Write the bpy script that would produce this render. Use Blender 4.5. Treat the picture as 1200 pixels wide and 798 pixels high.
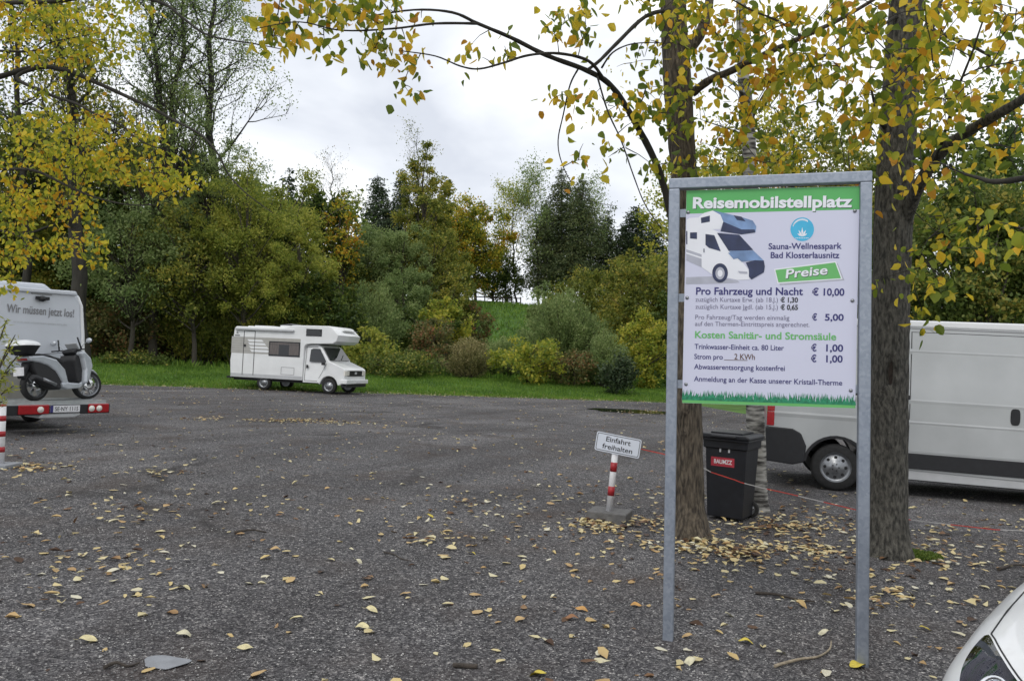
import bpy, bmesh, math, random
import numpy as np
from mathutils import Vector, Matrix, noise

for o in list(bpy.data.objects):
    bpy.data.objects.remove(o)
scene = bpy.context.scene
COL = scene.collection
random.seed(7)
RNG = np.random.default_rng(11)

# ------------------------------------------------------------------ camera
F = 919.0            # focal length in pixels of the 1200 px wide photograph
CZ = 1.65            # eye height
SL = -0.027          # the car park falls gently to the right
pitch = math.atan(26 / F)
roll = math.radians(1.15)
_r = Vector((math.cos(roll), 0, math.sin(roll)))
FW = Vector((0, math.cos(pitch), math.sin(pitch))).normalized()
UP = _r.cross(FW).normalized()
RT = FW.cross(UP).normalized()
CAM = Vector((0, 0, CZ))
cd = bpy.data.cameras.new("camera")
cd.sensor_width = 36
cd.lens = F / 1200 * 36
cd.clip_start = 0.05
cd.clip_end = 3000
cam = bpy.data.objects.new("camera", cd)
COL.objects.link(cam)
cam.matrix_world = Matrix(((RT.x, UP.x, -FW.x, CAM.x), (RT.y, UP.y, -FW.y, CAM.y), (RT.z, UP.z, -FW.z, CAM.z), (0, 0, 0, 1)))
scene.camera = cam

# ------------------------------------------------------------------ light
scene.view_settings.view_transform = 'Standard'
scene.view_settings.look = 'None'
scene.view_settings.exposure = 0.2
scene.view_settings.gamma = 1.0
SUN_EL, SUN_AZ = math.radians(48), math.radians(200)   # high, behind the photographer, veiled by cloud
sd = bpy.data.lights.new("sun", 'SUN')
sd.energy = 0.9
sd.angle = math.radians(14)
sd.color = (1.0, 0.96, 0.90)
sun = bpy.data.objects.new("sun", sd)
COL.objects.link(sun)
sdir = Vector((math.sin(SUN_AZ) * math.cos(SUN_EL), math.cos(SUN_AZ) * math.cos(SUN_EL), math.sin(SUN_EL)))
sun.rotation_euler = (-sdir).to_track_quat('-Z', 'Y').to_euler()

world = bpy.data.worlds.new("World")
scene.world = world
world.use_nodes = True
nt = world.node_tree
nt.nodes.clear()
def wn(t, **k):
    n = nt.nodes.new(t)
    for a, b in k.items():
        setattr(n, a, b)
    return n
sky = wn('ShaderNodeTexSky', sky_type='NISHITA', sun_disc=False, sun_elevation=SUN_EL, sun_rotation=SUN_AZ)
tc = wn('ShaderNodeTexCoord')
mp = wn('ShaderNodeMapping')
mp.inputs['Scale'].default_value = (1.0, 1.0, 2.3)
mp.inputs['Location'].default_value = (0.35, 0.1, 0.12)
nz = wn('ShaderNodeTexNoise')
nz.inputs['Scale'].default_value = 2.6
nz.inputs['Detail'].default_value = 5
nz.inputs['Roughness'].default_value = 0.48
nz.inputs['Distortion'].default_value = 0.25
cr = wn('ShaderNodeValToRGB')
cr.color_ramp.elements[0].position = 0.36
cr.color_ramp.elements[0].color = (6.8, 7.15, 7.9, 1)
cr.color_ramp.elements[1].position = 0.62
cr.color_ramp.elements[1].color = (12.2, 12.3, 12.2, 1)
e = cr.color_ramp.elements.new(0.5)
e.color = (9.0, 9.3, 9.8, 1)
mx = wn('ShaderNodeMix', data_type='RGBA')
mx.inputs[0].default_value = 0.93
bg = wn('ShaderNodeBackground')
bg.inputs['Strength'].default_value = 0.1
wo = wn('ShaderNodeOutputWorld')
L = nt.links.new
L(tc.outputs['Generated'], mp.inputs['Vector'])
L(mp.outputs[0], nz.inputs['Vector'])
L(nz.outputs['Fac'], cr.inputs[0])
L(sky.outputs[0], mx.inputs[6])
L(cr.outputs[0], mx.inputs[7])
L(mx.outputs[2], bg.inputs['Color'])
L(bg.outputs[0], wo.inputs['Surface'])

# ------------------------------------------------------------------ measuring
def P(px, py, d):
    """point seen at a pixel of the photograph, d metres ahead"""
    return CAM + (FW + RT * ((px - 600) / F) - UP * ((py - 399) / F)) * d
def G(px, py):
    """where a pixel of the photograph meets the car park"""
    d = FW + RT * ((px - 600) / F) - UP * ((py - 399) / F)
    t = -CZ / (d.z - SL * d.x)
    return CAM + d * t
def proj(p):
    d = Vector(p) - CAM
    z = d.dot(FW)
    return (600 + F * d.dot(RT) / z, 399 - F * d.dot(UP) / z, z)
def edge_y(x):
    """far edge of the gravel"""
    if x < 9:
        return 37.2 + 0.34 * x
    if x < 11:
        return 40.3 + (17.5 - 40.3) * (x - 9) / 2
    return 17.5
def sst(t):
    t = min(1, max(0, t))
    return t * t * (3 - 2 * t)
def gz(x, y):
    base = SL * max(-45, min(45, x))
    if x < 9:
        d = y - edge_y(x)
    else:
        d = y - 40.3
    z = base * (1 - sst((y - 60) / 80))
    z += 0.6 * sst(d / 9) + 7.4 * sst((d - 9) / 42)
    return z

# ------------------------------------------------------------------ materials
def mat(name, col, rough=0.6, metal=0.0, var=0.12, vs=6.0, bump=0.0, bs=80.0, coat=0.0, stretch=None, trans=0.0, col2=None, detail=4, spec=None, band=(0.3, 0.7), bd=0.02):
    m = bpy.data.materials.new(name)
    m.use_nodes = True
    t = m.node_tree
    b = t.nodes['Principled BSDF']
    b.inputs['Roughness'].default_value = rough
    b.inputs['Metallic'].default_value = metal
    if coat:
        b.inputs['Coat Weight'].default_value = coat
        b.inputs['Coat Roughness'].default_value = 0.05
    if trans:
        b.inputs['Transmission Weight'].default_value = trans
    if spec is not None:
        b.inputs['Specular IOR Level'].default_value = spec
    tcn = t.nodes.new('ShaderNodeTexCoord')
    vec = tcn.outputs['Object']
    if stretch:
        mpn = t.nodes.new('ShaderNodeMapping')
        mpn.inputs['Scale'].default_value = stretch
        t.links.new(vec, mpn.inputs['Vector'])
        vec = mpn.outputs[0]
    n = t.nodes.new('ShaderNodeTexNoise')
    n.inputs['Scale'].default_value = vs
    n.inputs['Detail'].default_value = detail
    t.links.new(vec, n.inputs['Vector'])
    r = t.nodes.new('ShaderNodeValToRGB')
    c1 = [max(0, c * (1 - var)) for c in col]
    c2 = [min(1, c * (1 + var)) for c in (col2 or col)]
    r.color_ramp.elements[0].color = (*c1, 1)
    r.color_ramp.elements[0].position = band[0]
    r.color_ramp.elements[1].color = (*c2, 1)
    r.color_ramp.elements[1].position = band[1]
    t.links.new(n.outputs['Fac'], r.inputs[0])
    t.links.new(r.outputs[0], b.inputs['Base Color'])
    if bump:
        n2 = t.nodes.new('ShaderNodeTexNoise')
        n2.inputs['Scale'].default_value = bs
        n2.inputs['Detail'].default_value = 5
        t.links.new(vec, n2.inputs['Vector'])
        bp = t.nodes.new('ShaderNodeBump')
        bp.inputs['Strength'].default_value = bump
        bp.inputs['Distance'].default_value = bd
        t.links.new(n2.outputs['Fac'], bp.inputs['Height'])
        t.links.new(bp.outputs[0], b.inputs['Normal'])
    return m

def leafmat(name, cols, trans=0.35, by_object=False, hue_scale=0.6, rough=0.55):
    """cols: list of (position, colour); each leaf draws its own colour"""
    m = bpy.data.materials.new(name)
    m.use_nodes = True
    t = m.node_tree
    b = t.nodes['Principled BSDF']
    b.inputs['Roughness'].default_value = rough
    b.inputs['Specular IOR Level'].default_value = 0.3
    r = t.nodes.new('ShaderNodeValToRGB')
    els = r.color_ramp.elements
    while len(els) > 1:
        els.remove(els[-1])
    els[0].position = cols[0][0]
    els[0].color = (*cols[0][1], 1)
    for p_, c_ in cols[1:]:
        q = els.new(p_)
        q.color = (*c_, 1)
    if by_object:
        src = t.nodes.new('ShaderNodeObjectInfo').outputs['Random']
        t.links.new(src, r.inputs[0])
    else:
        g = t.nodes.new('ShaderNodeNewGeometry')
        n = t.nodes.new('ShaderNodeTexNoise')
        n.inputs['Scale'].default_value = hue_scale
        n.inputs['Detail'].default_value = 2
        t.links.new(g.outputs['Position'], n.inputs['Vector'])
        ma = t.nodes.new('ShaderNodeMath'); ma.operation = 'MULTIPLY_ADD'
        ma.inputs[1].default_value = 1.5; ma.inputs[2].default_value = -0.75
        t.links.new(n.outputs['Fac'], ma.inputs[0])
        mb = t.nodes.new('ShaderNodeMath'); mb.operation = 'ADD'; mb.use_clamp = True
        t.links.new(ma.outputs[0], mb.inputs[0])
        t.links.new(g.outputs['Random Per Island'], mb.inputs[1])
        t.links.new(mb.outputs[0], r.inputs[0])
    t.links.new(r.outputs[0], b.inputs['Base Color'])
    tr = t.nodes.new('ShaderNodeBsdfTranslucent')
    hs = t.nodes.new('ShaderNodeHueSaturation')
    hs.inputs['Value'].default_value = 1.25
    t.links.new(r.outputs[0], hs.inputs['Color'])
    t.links.new(hs.outputs[0], tr.inputs['Color'])
    ms = t.nodes.new('ShaderNodeMixShader')
    ms.inputs[0].default_value = trans
    t.links.new(b.outputs[0], ms.inputs[1])
    t.links.new(tr.outputs[0], ms.inputs[2])
    t.links.new(ms.outputs[0], t.nodes['Material Output'].inputs['Surface'])
    return m

M = {}
M['white_paint'] = mat('white_paint', (0.74, 0.75, 0.76), 0.28, var=0.04, vs=1.5, coat=0.5)
M['van_paint'] = mat('van_paint', (0.42, 0.435, 0.44), 0.33, var=0.09, vs=1.6, coat=0.4, detail=8)
M['cream_paint'] = mat('cream_paint', (0.72, 0.73, 0.73), 0.4, var=0.06, vs=1.8, coat=0.2)
M['motor_paint'] = mat('motor_paint', (0.56, 0.59, 0.64), 0.35, var=0.05, vs=1.5, coat=0.3)
M['beige_stripe'] = mat('beige_stripe', (0.36, 0.35, 0.32), 0.5, var=0.08)
M['grey_trim'] = mat('grey_trim', (0.22, 0.22, 0.23), 0.5, var=0.1)
M['light_trim'] = mat('light_trim', (0.45, 0.46, 0.47), 0.4, var=0.06)
M['black_plastic'] = mat('black_plastic', (0.012, 0.0125, 0.015), 0.6, var=0.2, vs=14, bump=0.08, bs=300)
M['bin_plastic'] = mat('bin_plastic', (0.009, 0.010, 0.014), 0.45, var=0.3, vs=9, bump=0.12, bs=120)
M['rubber'] = mat('rubber', (0.018, 0.018, 0.018), 0.85, var=0.3, vs=20, bump=0.3, bs=90)
M['dark_gap'] = mat('dark_gap', (0.01, 0.01, 0.011), 0.7, var=0.1)
M['glass'] = mat('glass', (0.012, 0.014, 0.016), 0.06, var=0.1, spec=0.7)
M['steel'] = mat('steel', (0.30, 0.31, 0.325), 0.38, 0.8, var=0.2, vs=25)
M['chrome'] = mat('chrome', (0.75, 0.76, 0.78), 0.12, 1.0, var=0.05)
M['red_lamp'] = mat('red_lamp', (0.34, 0.008, 0.012), 0.15, var=0.15, vs=30, coat=0.6)
M['clear_lamp'] = mat('clear_lamp', (0.75, 0.72, 0.66), 0.12, var=0.1, vs=60, coat=0.6)
M['curtain'] = mat('curtain', (0.13, 0.115, 0.11), 0.9, var=0.35, vs=14, stretch=(6, 1, 0.3))
M['red_paint'] = mat('red_paint', (0.36, 0.018, 0.025), 0.45, var=0.15, vs=30)
M['post_white'] = mat('post_white', (0.72, 0.72, 0.74), 0.45, var=0.1, vs=18)
M['concrete'] = mat('concrete', (0.135, 0.132, 0.13), 0.9, var=0.25, vs=20, bump=0.5, bs=120)
M['navy_ink'] = mat('navy_ink', (0.03, 0.028, 0.16), 0.5, var=0.05)
M['grey_ink'] = mat('grey_ink', (0.16, 0.15, 0.24), 0.5, var=0.05)
M['black_ink'] = mat('black_ink', (0.02, 0.02, 0.024), 0.5, var=0.05)
M['brown_ink'] = mat('brown_ink', (0.10, 0.05, 0.035), 0.6, var=0.2)
M['green_ink'] = mat('green_ink', (0.10, 0.43, 0.12), 0.45, var=0.05)
M['green_light'] = mat('green_light', (0.14, 0.46, 0.14), 0.4, var=0.05)
M['teal_grass'] = mat('teal_grass', (0.02, 0.22, 0.11), 0.5, var=0.4, vs=60)
M['panel_white'] = mat('panel_white', (0.62, 0.63, 0.77), 0.4, var=0.025, vs=2)
M['print_white'] = mat('print_white', (0.80, 0.81, 0.86), 0.4, var=0.02)
M['print_grey'] = mat('print_grey', (0.42, 0.43, 0.50), 0.4, var=0.15, vs=9)
M['print_blue'] = mat('print_blue', (0.17, 0.27, 0.47), 0.4, var=0.35, vs=9)
M['print_navy'] = mat('print_navy', (0.025, 0.035, 0.09), 0.4, var=0.35, vs=12)
M['print_cyan'] = mat('print_cyan', (0.06, 0.46, 0.72), 0.4, var=0.08)
M['shadow_green'] = mat('shadow_green', (0.03, 0.12, 0.05), 0.5, var=0.1)
M['seat_black'] = mat('seat_black', (0.02, 0.02, 0.022), 0.6, var=0.2, vs=30)
M['silver_panel'] = mat('silver_panel', (0.50, 0.53, 0.57), 0.25, 0.25, var=0.08, vs=7, coat=0.5)
M['platform'] = mat('platform', (0.38, 0.40, 0.40), 0.45, 0.4, var=0.12, vs=12)
M['wood'] = mat('wood', (0.05, 0.04, 0.032), 0.85, var=0.4, vs=30, bump=0.5)
M['pale_wood'] = mat('pale_wood', (0.30, 0.25, 0.18), 0.85, var=0.3, vs=30, bump=0.4)
M['slab'] = mat('slab', (0.24, 0.25, 0.27), 0.7, var=0.12, vs=12, bump=0.15)
M['tape_red'] = mat('tape_red', (0.50, 0.045, 0.03), 0.5, var=0.1)
M['tape_white'] = mat('tape_white', (0.42, 0.41, 0.40), 0.5, var=0.1)

def galvanised():
    m = bpy.data.materials.new('galvanised_steel')
    m.use_nodes = True
    t = m.node_tree
    b = t.nodes['Principled BSDF']
    b.inputs['Metallic'].default_value = 0.55
    tcn = t.nodes.new('ShaderNodeTexCoord')
    v = t.nodes.new('ShaderNodeTexVoronoi'); v.inputs['Scale'].default_value = 60
    n = t.nodes.new('ShaderNodeTexNoise'); n.inputs['Scale'].default_value = 11; n.inputs['Detail'].default_value = 6
    t.links.new(tcn.outputs['Object'], v.inputs['Vector']); t.links.new(tcn.outputs['Object'], n.inputs['Vector'])
    mx = t.nodes.new('ShaderNodeMix'); mx.data_type = 'FLOAT'; mx.inputs[0].default_value = 0.6
    t.links.new(v.outputs['Color'], mx.inputs[2]); t.links.new(n.outputs['Fac'], mx.inputs[3])
    r = t.nodes.new('ShaderNodeValToRGB')
    r.color_ramp.elements[0].position = 0.25; r.color_ramp.elements[0].color = (0.25, 0.285, 0.345, 1)
    r.color_ramp.elements[1].position = 0.8; r.color_ramp.elements[1].color = (0.37, 0.405, 0.47, 1)
    t.links.new(mx.outputs[0], r.inputs[0]); t.links.new(r.outputs[0], b.inputs['Base Color'])
    rr = t.nodes.new('ShaderNodeMapRange'); rr.inputs[3].default_value = 0.38; rr.inputs[4].default_value = 0.62
    t.links.new(n.outputs['Fac'], rr.inputs[0]); t.links.new(rr.outputs[0], b.inputs['Roughness'])
    return m
M['galv'] = galvanised()

def gravelmat():
    m = bpy.data.materials.new('gravel_surface')
    m.use_nodes = True
    t = m.node_tree
    N, K = t.nodes, t.links.new
    b = N['Principled BSDF']
    b.inputs['Roughness'].default_value = 0.88
    b.inputs['Specular IOR Level'].default_value = 0.22
    co = N.new('ShaderNodeTexCoord').outputs['Object']
    def tex(kind, scale, detail=4, vec=None, **k):
        n = N.new(kind)
        n.inputs['Scale'].default_value = scale
        if kind == 'ShaderNodeTexNoise':
            n.inputs['Detail'].default_value = detail
        K(vec or co, n.inputs['Vector'])
        return n
    def ramp(src, stops):
        r = N.new('ShaderNodeValToRGB')
        r.color_ramp.elements[0].position = stops[0][0]; r.color_ramp.elements[0].color = (*stops[0][1], 1)
        r.color_ramp.elements[1].position = stops[-1][0]; r.color_ramp.elements[1].color = (*stops[-1][1], 1)
        for s in stops[1:-1]:
            q = r.color_ramp.elements.new(s[0]); q.color = (*s[1], 1)
        K(src, r.inputs[0])
        return r.outputs[0]
    def mixc(f, a, c, mode='MIX'):
        x = N.new('ShaderNodeMix'); x.data_type = 'RGBA'; x.blend_type = mode
        if isinstance(f, (int, float)): x.inputs[0].default_value = f
        else: K(f, x.inputs[0])
        K(a, x.inputs[6])
        if isinstance(c, tuple): x.inputs[7].default_value = (*c, 1)
        else: K(c, x.inputs[7])
        return x.outputs[2]
    v1 = tex('ShaderNodeTexVoronoi', 95)
    v2 = tex('ShaderNodeTexVoronoi', 36)
    stone = N.new('ShaderNodeSeparateColor'); K(v1.outputs['Color'], stone.inputs[0])
    c = ramp(stone.outputs[0], [(0.0, (0.038, 0.037, 0.041)), (0.55, (0.112, 0.109, 0.115)), (0.9, (0.21, 0.207, 0.21)), (1.0, (0.46, 0.45, 0.44))])
    stone2 = N.new('ShaderNodeSeparateColor'); K(v2.outputs['Color'], stone2.inputs[0])
    c2 = ramp(stone2.outputs[1], [(0.0, (0.45, 0.45, 0.46)), (0.7, (1.0, 1.0, 1.0)), (1.0, (1.9, 1.86, 1.8))])
    c = mixc(0.65, c, c2, 'MULTIPLY')
    big = tex('ShaderNodeTexNoise', 0.22, 6)
    tone = ramp(big.outputs['Fac'], [(0.33, (0.74, 0.72, 0.71)), (0.5, (1.0, 0.99, 0.98)), (0.66, (1.38, 1.36, 1.33))])
    c = mixc(0.9, c, tone, 'MULTIPLY')
    # wheel tracks: long soft streaks
    mp = N.new('ShaderNodeMapping'); mp.inputs['Scale'].default_value = (0.10, 1.0, 1.0)
    mr = N.new('ShaderNodeMapping'); mr.inputs['Rotation'].default_value = (0, 0, math.radians(-64))
    K(co, mr.inputs['Vector']); K(mr.outputs[0], mp.inputs['Vector'])
    st = tex('ShaderNodeTexNoise', 1.1, 5, mp.outputs[0])
    sf = ramp(st.outputs['Fac'], [(0.36, (0.70, 0.68, 0.67)), (0.52, (1.0, 1.0, 1.0)), (0.72, (1.22, 1.2, 1.18))])
    c = mixc(0.75, c, sf, 'MULTIPLY')
    br = tex('ShaderNodeTexNoise', 0.9, 8)
    bf = N.new('ShaderNodeMapRange'); bf.inputs[1].default_value = 0.50; bf.inputs[2].default_value = 0.72; bf.inputs[4].default_value = 0.6
    K(br.outputs['Fac'], bf.inputs[0])
    c = mixc(bf.outputs[0], c, (0.075, 0.058, 0.050))
    # old cracks and damp seams in the compacted surface
    wob = tex('ShaderNodeTexNoise', 0.8, 6)
    wv = N.new('ShaderNodeVectorMath'); wv.operation = 'MULTIPLY_ADD'; wv.inputs[1].default_value = (1.9, 1.9, 0)
    K(wob.outputs['Color'], wv.inputs[0]); K(co, wv.inputs[2])
    ck = tex('ShaderNodeTexVoronoi', 0.16, vec=wv.outputs[0]); ck.feature = 'DISTANCE_TO_EDGE'
    ckr = N.new('ShaderNodeMapRange'); ckr.inputs[1].default_value = 0.0; ckr.inputs[2].default_value = 0.022; ckr.inputs[3].default_value = 0.75; ckr.inputs[4].default_value = 0.0
    K(ck.outputs['Distance'], ckr.inputs[0])
    msk = tex('ShaderNodeTexNoise', 0.35, 3)
    mskr = N.new('ShaderNodeMapRange'); mskr.inputs[1].default_value = 0.46; mskr.inputs[2].default_value = 0.62
    K(msk.outputs['Fac'], mskr.inputs[0])
    mm_ = N.new('ShaderNodeMath'); mm_.operation = 'MULTIPLY'; K(ckr.outputs[0], mm_.inputs[0]); K(mskr.outputs[0], mm_.inputs[1])
    c = mixc(mm_.outputs[0], c, (0.030, 0.027, 0.026))
    K(c, b.inputs['Base Color'])
    bp = N.new('ShaderNodeBump'); bp.inputs['Strength'].default_value = 0.9; bp.inputs['Distance'].default_value = 0.012
    hn = N.new('ShaderNodeMath'); hn.operation = 'ADD'
    K(v1.outputs['Distance'], hn.inputs[0])
    nn = tex('ShaderNodeTexNoise', 26, 6)
    K(nn.outputs['Fac'], hn.inputs[1])
    K(hn.outputs[0], bp.inputs['Height'])
    K(bp.outputs[0], b.inputs['Normal'])
    return m
M['gravel'] = gravelmat()
M['grass_soil'] = mat('grass_soil', (0.06, 0.125, 0.018), 0.95, var=0.4, vs=1.2, bump=0.6, bs=30, col2=(0.07, 0.15, 0.02), detail=8)
M['bark_grey'] = mat('bark_grey', (0.042, 0.040, 0.034), 0.95, var=0.35, vs=38, bump=0.9, bs=55, stretch=(1, 1, 0.35), detail=10, col2=(0.088, 0.083, 0.070), band=(0.36, 0.66), bd=0.04)
M['bark_brown'] = mat('bark_brown', (0.052, 0.041, 0.031), 0.95, var=0.35, vs=42, bump=0.9, bs=55, stretch=(1, 1, 0.22), detail=10, col2=(0.110, 0.090, 0.066), band=(0.36, 0.66), bd=0.04)
M['bark_dark'] = mat('bark_dark', (0.030, 0.027, 0.022), 0.95, var=0.4, vs=5, bump=0.6, bs=30, stretch=(1, 1, 0.3))
M['bark_far'] = mat('bark_far', (0.060, 0.052, 0.040), 0.95, var=0.4, vs=2, stretch=(1, 1, 0.3))
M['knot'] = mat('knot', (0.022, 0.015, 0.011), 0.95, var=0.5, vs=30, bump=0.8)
M['moss'] = leafmat('moss', [(0, (0.04, 0.08, 0.01)), (0.6, (0.09, 0.15, 0.02)), (1, (0.16, 0.2, 0.04))], 0.2)
def birchmat():
    m = bpy.data.materials.new('birch_bark')
    m.use_nodes = True
    t = m.node_tree; N, K = t.nodes, t.links.new
    b = N['Principled BSDF']; b.inputs['Roughness'].default_value = 0.8
    co = N.new('ShaderNodeTexCoord').outputs['Object']
    mp = N.new('ShaderNodeMapping'); mp.inputs['Scale'].default_value = (3, 3, 14); K(co, mp.inputs[0])
    n = N.new('ShaderNodeTexNoise'); n.inputs['Scale'].default_value = 1.6; n.inputs['Detail'].default_value = 5; K(mp.outputs[0], n.inputs['Vector'])
    r = N.new('ShaderNodeValToRGB')
    r.color_ramp.elements[0].position = 0.38; r.color_ramp.elements[0].color = (0.03, 0.027, 0.024, 1)
    r.color_ramp.elements[1].position = 0.6; r.color_ramp.elements[1].color = (0.36, 0.35, 0.32, 1)
    K(n.outputs['Fac'], r.inputs[0]); K(r.outputs[0], b.inputs['Base Color'])
    return m
M['birch'] = birchmat()

# ------------------------------------------------------------------ builders
def link(o):
    COL.objects.link(o)
    return o
def tag(o, label=None, cat=None, group=None, kind=None):
    if label: o['label'] = label
    if cat: o['category'] = cat
    if group: o['group'] = group
    if kind: o['kind'] = kind
    return o
def thing(name, label, cat, loc=(0, 0, 0), group=None, matrix=None):
    o = bpy.data.objects.new(name, None)
    o.empty_display_size = 0.2
    link(o)
    if matrix is not None: o.matrix_world = matrix
    else: o.location = loc
    return tag(o, label, cat, group)
def attach(o, parent, world=True):
    """world: the mesh is in world coordinates and stays there"""
    o.parent = parent
    if world:
        o.matrix_parent_inverse = Matrix.Translation(-parent.location)
    return o

def mesh_np(name, V, Fc, mats, parent=None, world=True, k=None, smooth=False):
    V = np.asarray(V, dtype=np.float32).reshape(-1, 3)
    Fc = np.asarray(Fc, dtype=np.int32)
    k = Fc.shape[1]
    me = bpy.data.meshes.new(name)
    me.vertices.add(len(V)); me.vertices.foreach_set('co', V.ravel())
    me.loops.add(Fc.size); me.loops.foreach_set('vertex_index', Fc.ravel())
    me.polygons.add(len(Fc)); me.polygons.foreach_set('loop_start', np.arange(0, Fc.size, k, dtype=np.int32))
    if smooth: me.polygons.foreach_set('use_smooth', np.ones(len(Fc), dtype=bool))
    me.update(calc_edges=True)
    for m in (mats if isinstance(mats, (list, tuple)) else [mats]):
        me.materials.append(m)
    o = link(bpy.data.objects.new(name, me))
    if parent is not None: attach(o, parent, world)
    return o

class MB:
    def __init__(s): s.v = []; s.f = []; s.m = []; s.s = []
    def add(s, vs, fs, m=0, sm=False):
        n = len(s.v)
        s.v += [tuple(v) for v in vs]
        for f in fs:
            s.f.append([i + n for i in f]); s.m.append(m); s.s.append(sm)
        return s
    def box(s, x0, x1, y0, y1, z0, z1, m=0):
        vs = [(x0, y0, z0), (x1, y0, z0), (x1, y1, z0), (x0, y1, z0), (x0, y0, z1), (x1, y0, z1), (x1, y1, z1), (x0, y1, z1)]
        return s.add(vs, [(0, 3, 2, 1), (4, 5, 6, 7), (0, 1, 5, 4), (1, 2, 6, 5), (2, 3, 7, 6), (3, 0, 4, 7)], m)
    def bar(s, a, b, w, h, m=0):
        a, b = Vector(a), Vector(b)
        d = (b - a).normalized()
        up = Vector((0, 0, 1)) if abs(d.z) < 0.95 else Vector((0, 1, 0))
        sd_ = d.cross(up).normalized(); u = sd_.cross(d)
        vs = []
        for p in (a, b):
            for i, j in ((-1, -1), (1, -1), (1, 1), (-1, 1)):
                vs.append(p + sd_ * (i * w / 2) + u * (j * h / 2))
        return s.add(vs, [(3, 2, 1, 0), (4, 5, 6, 7), (0, 1, 5, 4), (1, 2, 6, 5), (2, 3, 7, 6), (3, 0, 4, 7)], m)
    def prism(s, pts, y0, y1, m=0, dy0=None, dy1=None):
        """polygon in (x,z) swept from y0 to y1; dy0/dy1(z) shear the two faces"""
        n = len(pts)
        a = [(x, y0 + (dy0(z) if dy0 else 0), z) for x, z in pts]
        b = [(x, y1 + (dy1(z) if dy1 else 0), z) for x, z in pts]
        fs = [list(range(n)), list(range(2 * n - 1, n - 1, -1))]
        fs += [(i, i + n, (i + 1) % n + n, (i + 1) % n) for i in range(n)]
        return s.add(a + b, fs, m)
    def tube(s, pts, rad, n=8, m=0, caps=True, sm=True):
        pts = [Vector(p) for p in pts]
        if not isinstance(rad, (list, tuple)): rad = [rad] * len(pts)
        vs = []; prev = None
        for i, p in enumerate(pts):
            d = (pts[min(i + 1, len(pts) - 1)] - pts[max(i - 1, 0)])
            d = d.normalized() if d.length > 1e-9 else Vector((0, 0, 1))
            if prev is None:
                ref = Vector((0, 0, 1)) if abs(d.z) < 0.9 else Vector((1, 0, 0))
                a = d.cross(ref).normalized()
            else:
                a = (prev - d * prev.dot(d)).normalized()
            prev = a; b = d.cross(a)
            for k in range(n):
                t = 2 * math.pi * k / n
                vs.append(p + (a * math.cos(t) + b * math.sin(t)) * rad[i])
        fs = []
        for i in range(len(pts) - 1):
            for k in range(n):
                fs.append((i * n + k, i * n + (k + 1) % n, (i + 1) * n + (k + 1) % n, (i + 1) * n + k))
        s.add(vs, fs, m, sm)
        if caps:
            q = len(s.v) - len(vs)
            s.f.append([q + k for k in range(n)][::-1]); s.m.append(m); s.s.append(False)
            s.f.append([q + (len(pts) - 1) * n + k for k in range(n)]); s.m.append(m); s.s.append(False)
        return s
    def lathe(s, prof, c, ax='y', n=32, m=0, sm=True):
        """prof: list of (r, t) revolved about axis ax through c"""
        vs = []
        for r, t in prof:
            for k in range(n):
                a = 2 * math.pi * k / n
                if ax == 'y': vs.append((c[0] + r * math.cos(a), c[1] + t, c[2] + r * math.sin(a)))
                elif ax == 'z': vs.append((c[0] + r * math.cos(a), c[1] + r * math.sin(a), c[2] + t))
                else: vs.append((c[0] + t, c[1] + r * math.cos(a), c[2] + r * math.sin(a)))
        fs = [(i * n + k, i * n + (k + 1) % n, (i + 1) * n + (k + 1) % n, (i + 1) * n + k) for i in range(len(prof) - 1) for k in range(n)]
        return s.add(vs, fs, m, sm)
    def build(s, name, mats, parent=None, bevel=0.0, seg=2, world=False, label=None, kind=None):
        me = bpy.data.meshes.new(name)
        me.from_pydata(s.v, [], s.f)
        for mm in (mats if isinstance(mats, (list, tuple)) else [mats]): me.materials.append(mm)
        me.polygons.foreach_set('material_index', s.m)
        me.polygons.foreach_set('use_smooth', s.s)
        me.update()
        bm_ = bmesh.new(); bm_.from_mesh(me)
        bmesh.ops.recalc_face_normals(bm_, faces=bm_.faces)
        bm_.to_mesh(me); bm_.free()
        o = link(bpy.data.objects.new(name, me))
        if parent is not None: attach(o, parent, world)
        if bevel:
            b = o.modifiers.new('bevel', 'BEVEL'); b.width = bevel; b.segments = seg; b.limit_method = 'ANGLE'; b.angle_limit = math.radians(32)
            b.harden_normals = False
        if label: o['label'] = label
        if kind: o['kind'] = kind
        return o

def frame(origin, th, away=1):
    """local x along the car park at angle th from the photo's right, y away from the camera, z off the ground"""
    c, s = math.cos(th), math.sin(th)
    ax = Vector((c, s, SL * c)).normalized()
    nz_ = Vector((-SL, 0, 1)).normalized()
    ay = nz_.cross(ax).normalized()
    az = ax.cross(ay)
    m = Matrix(((ax.x, ay.x, az.x, origin[0]), (ax.y, ay.y, az.y, origin[1]), (ax.z, ay.z, az.z, origin[2]), (0, 0, 0, 1)))
    return m
def local_plane(Mx):
    """pixel of the photograph -> (x, z) on the local y=0 plane of a frame"""
    inv = Mx.inverted()
    def f(px, py, y=0.0):
        o = inv @ CAM; d = inv.to_3x3() @ (FW + RT * ((px - 600) / F) - UP * ((py - 399) / F))
        t = (y - o.y) / d.y
        q = o + d * t
        return (q.x, q.z)
    return f

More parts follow.
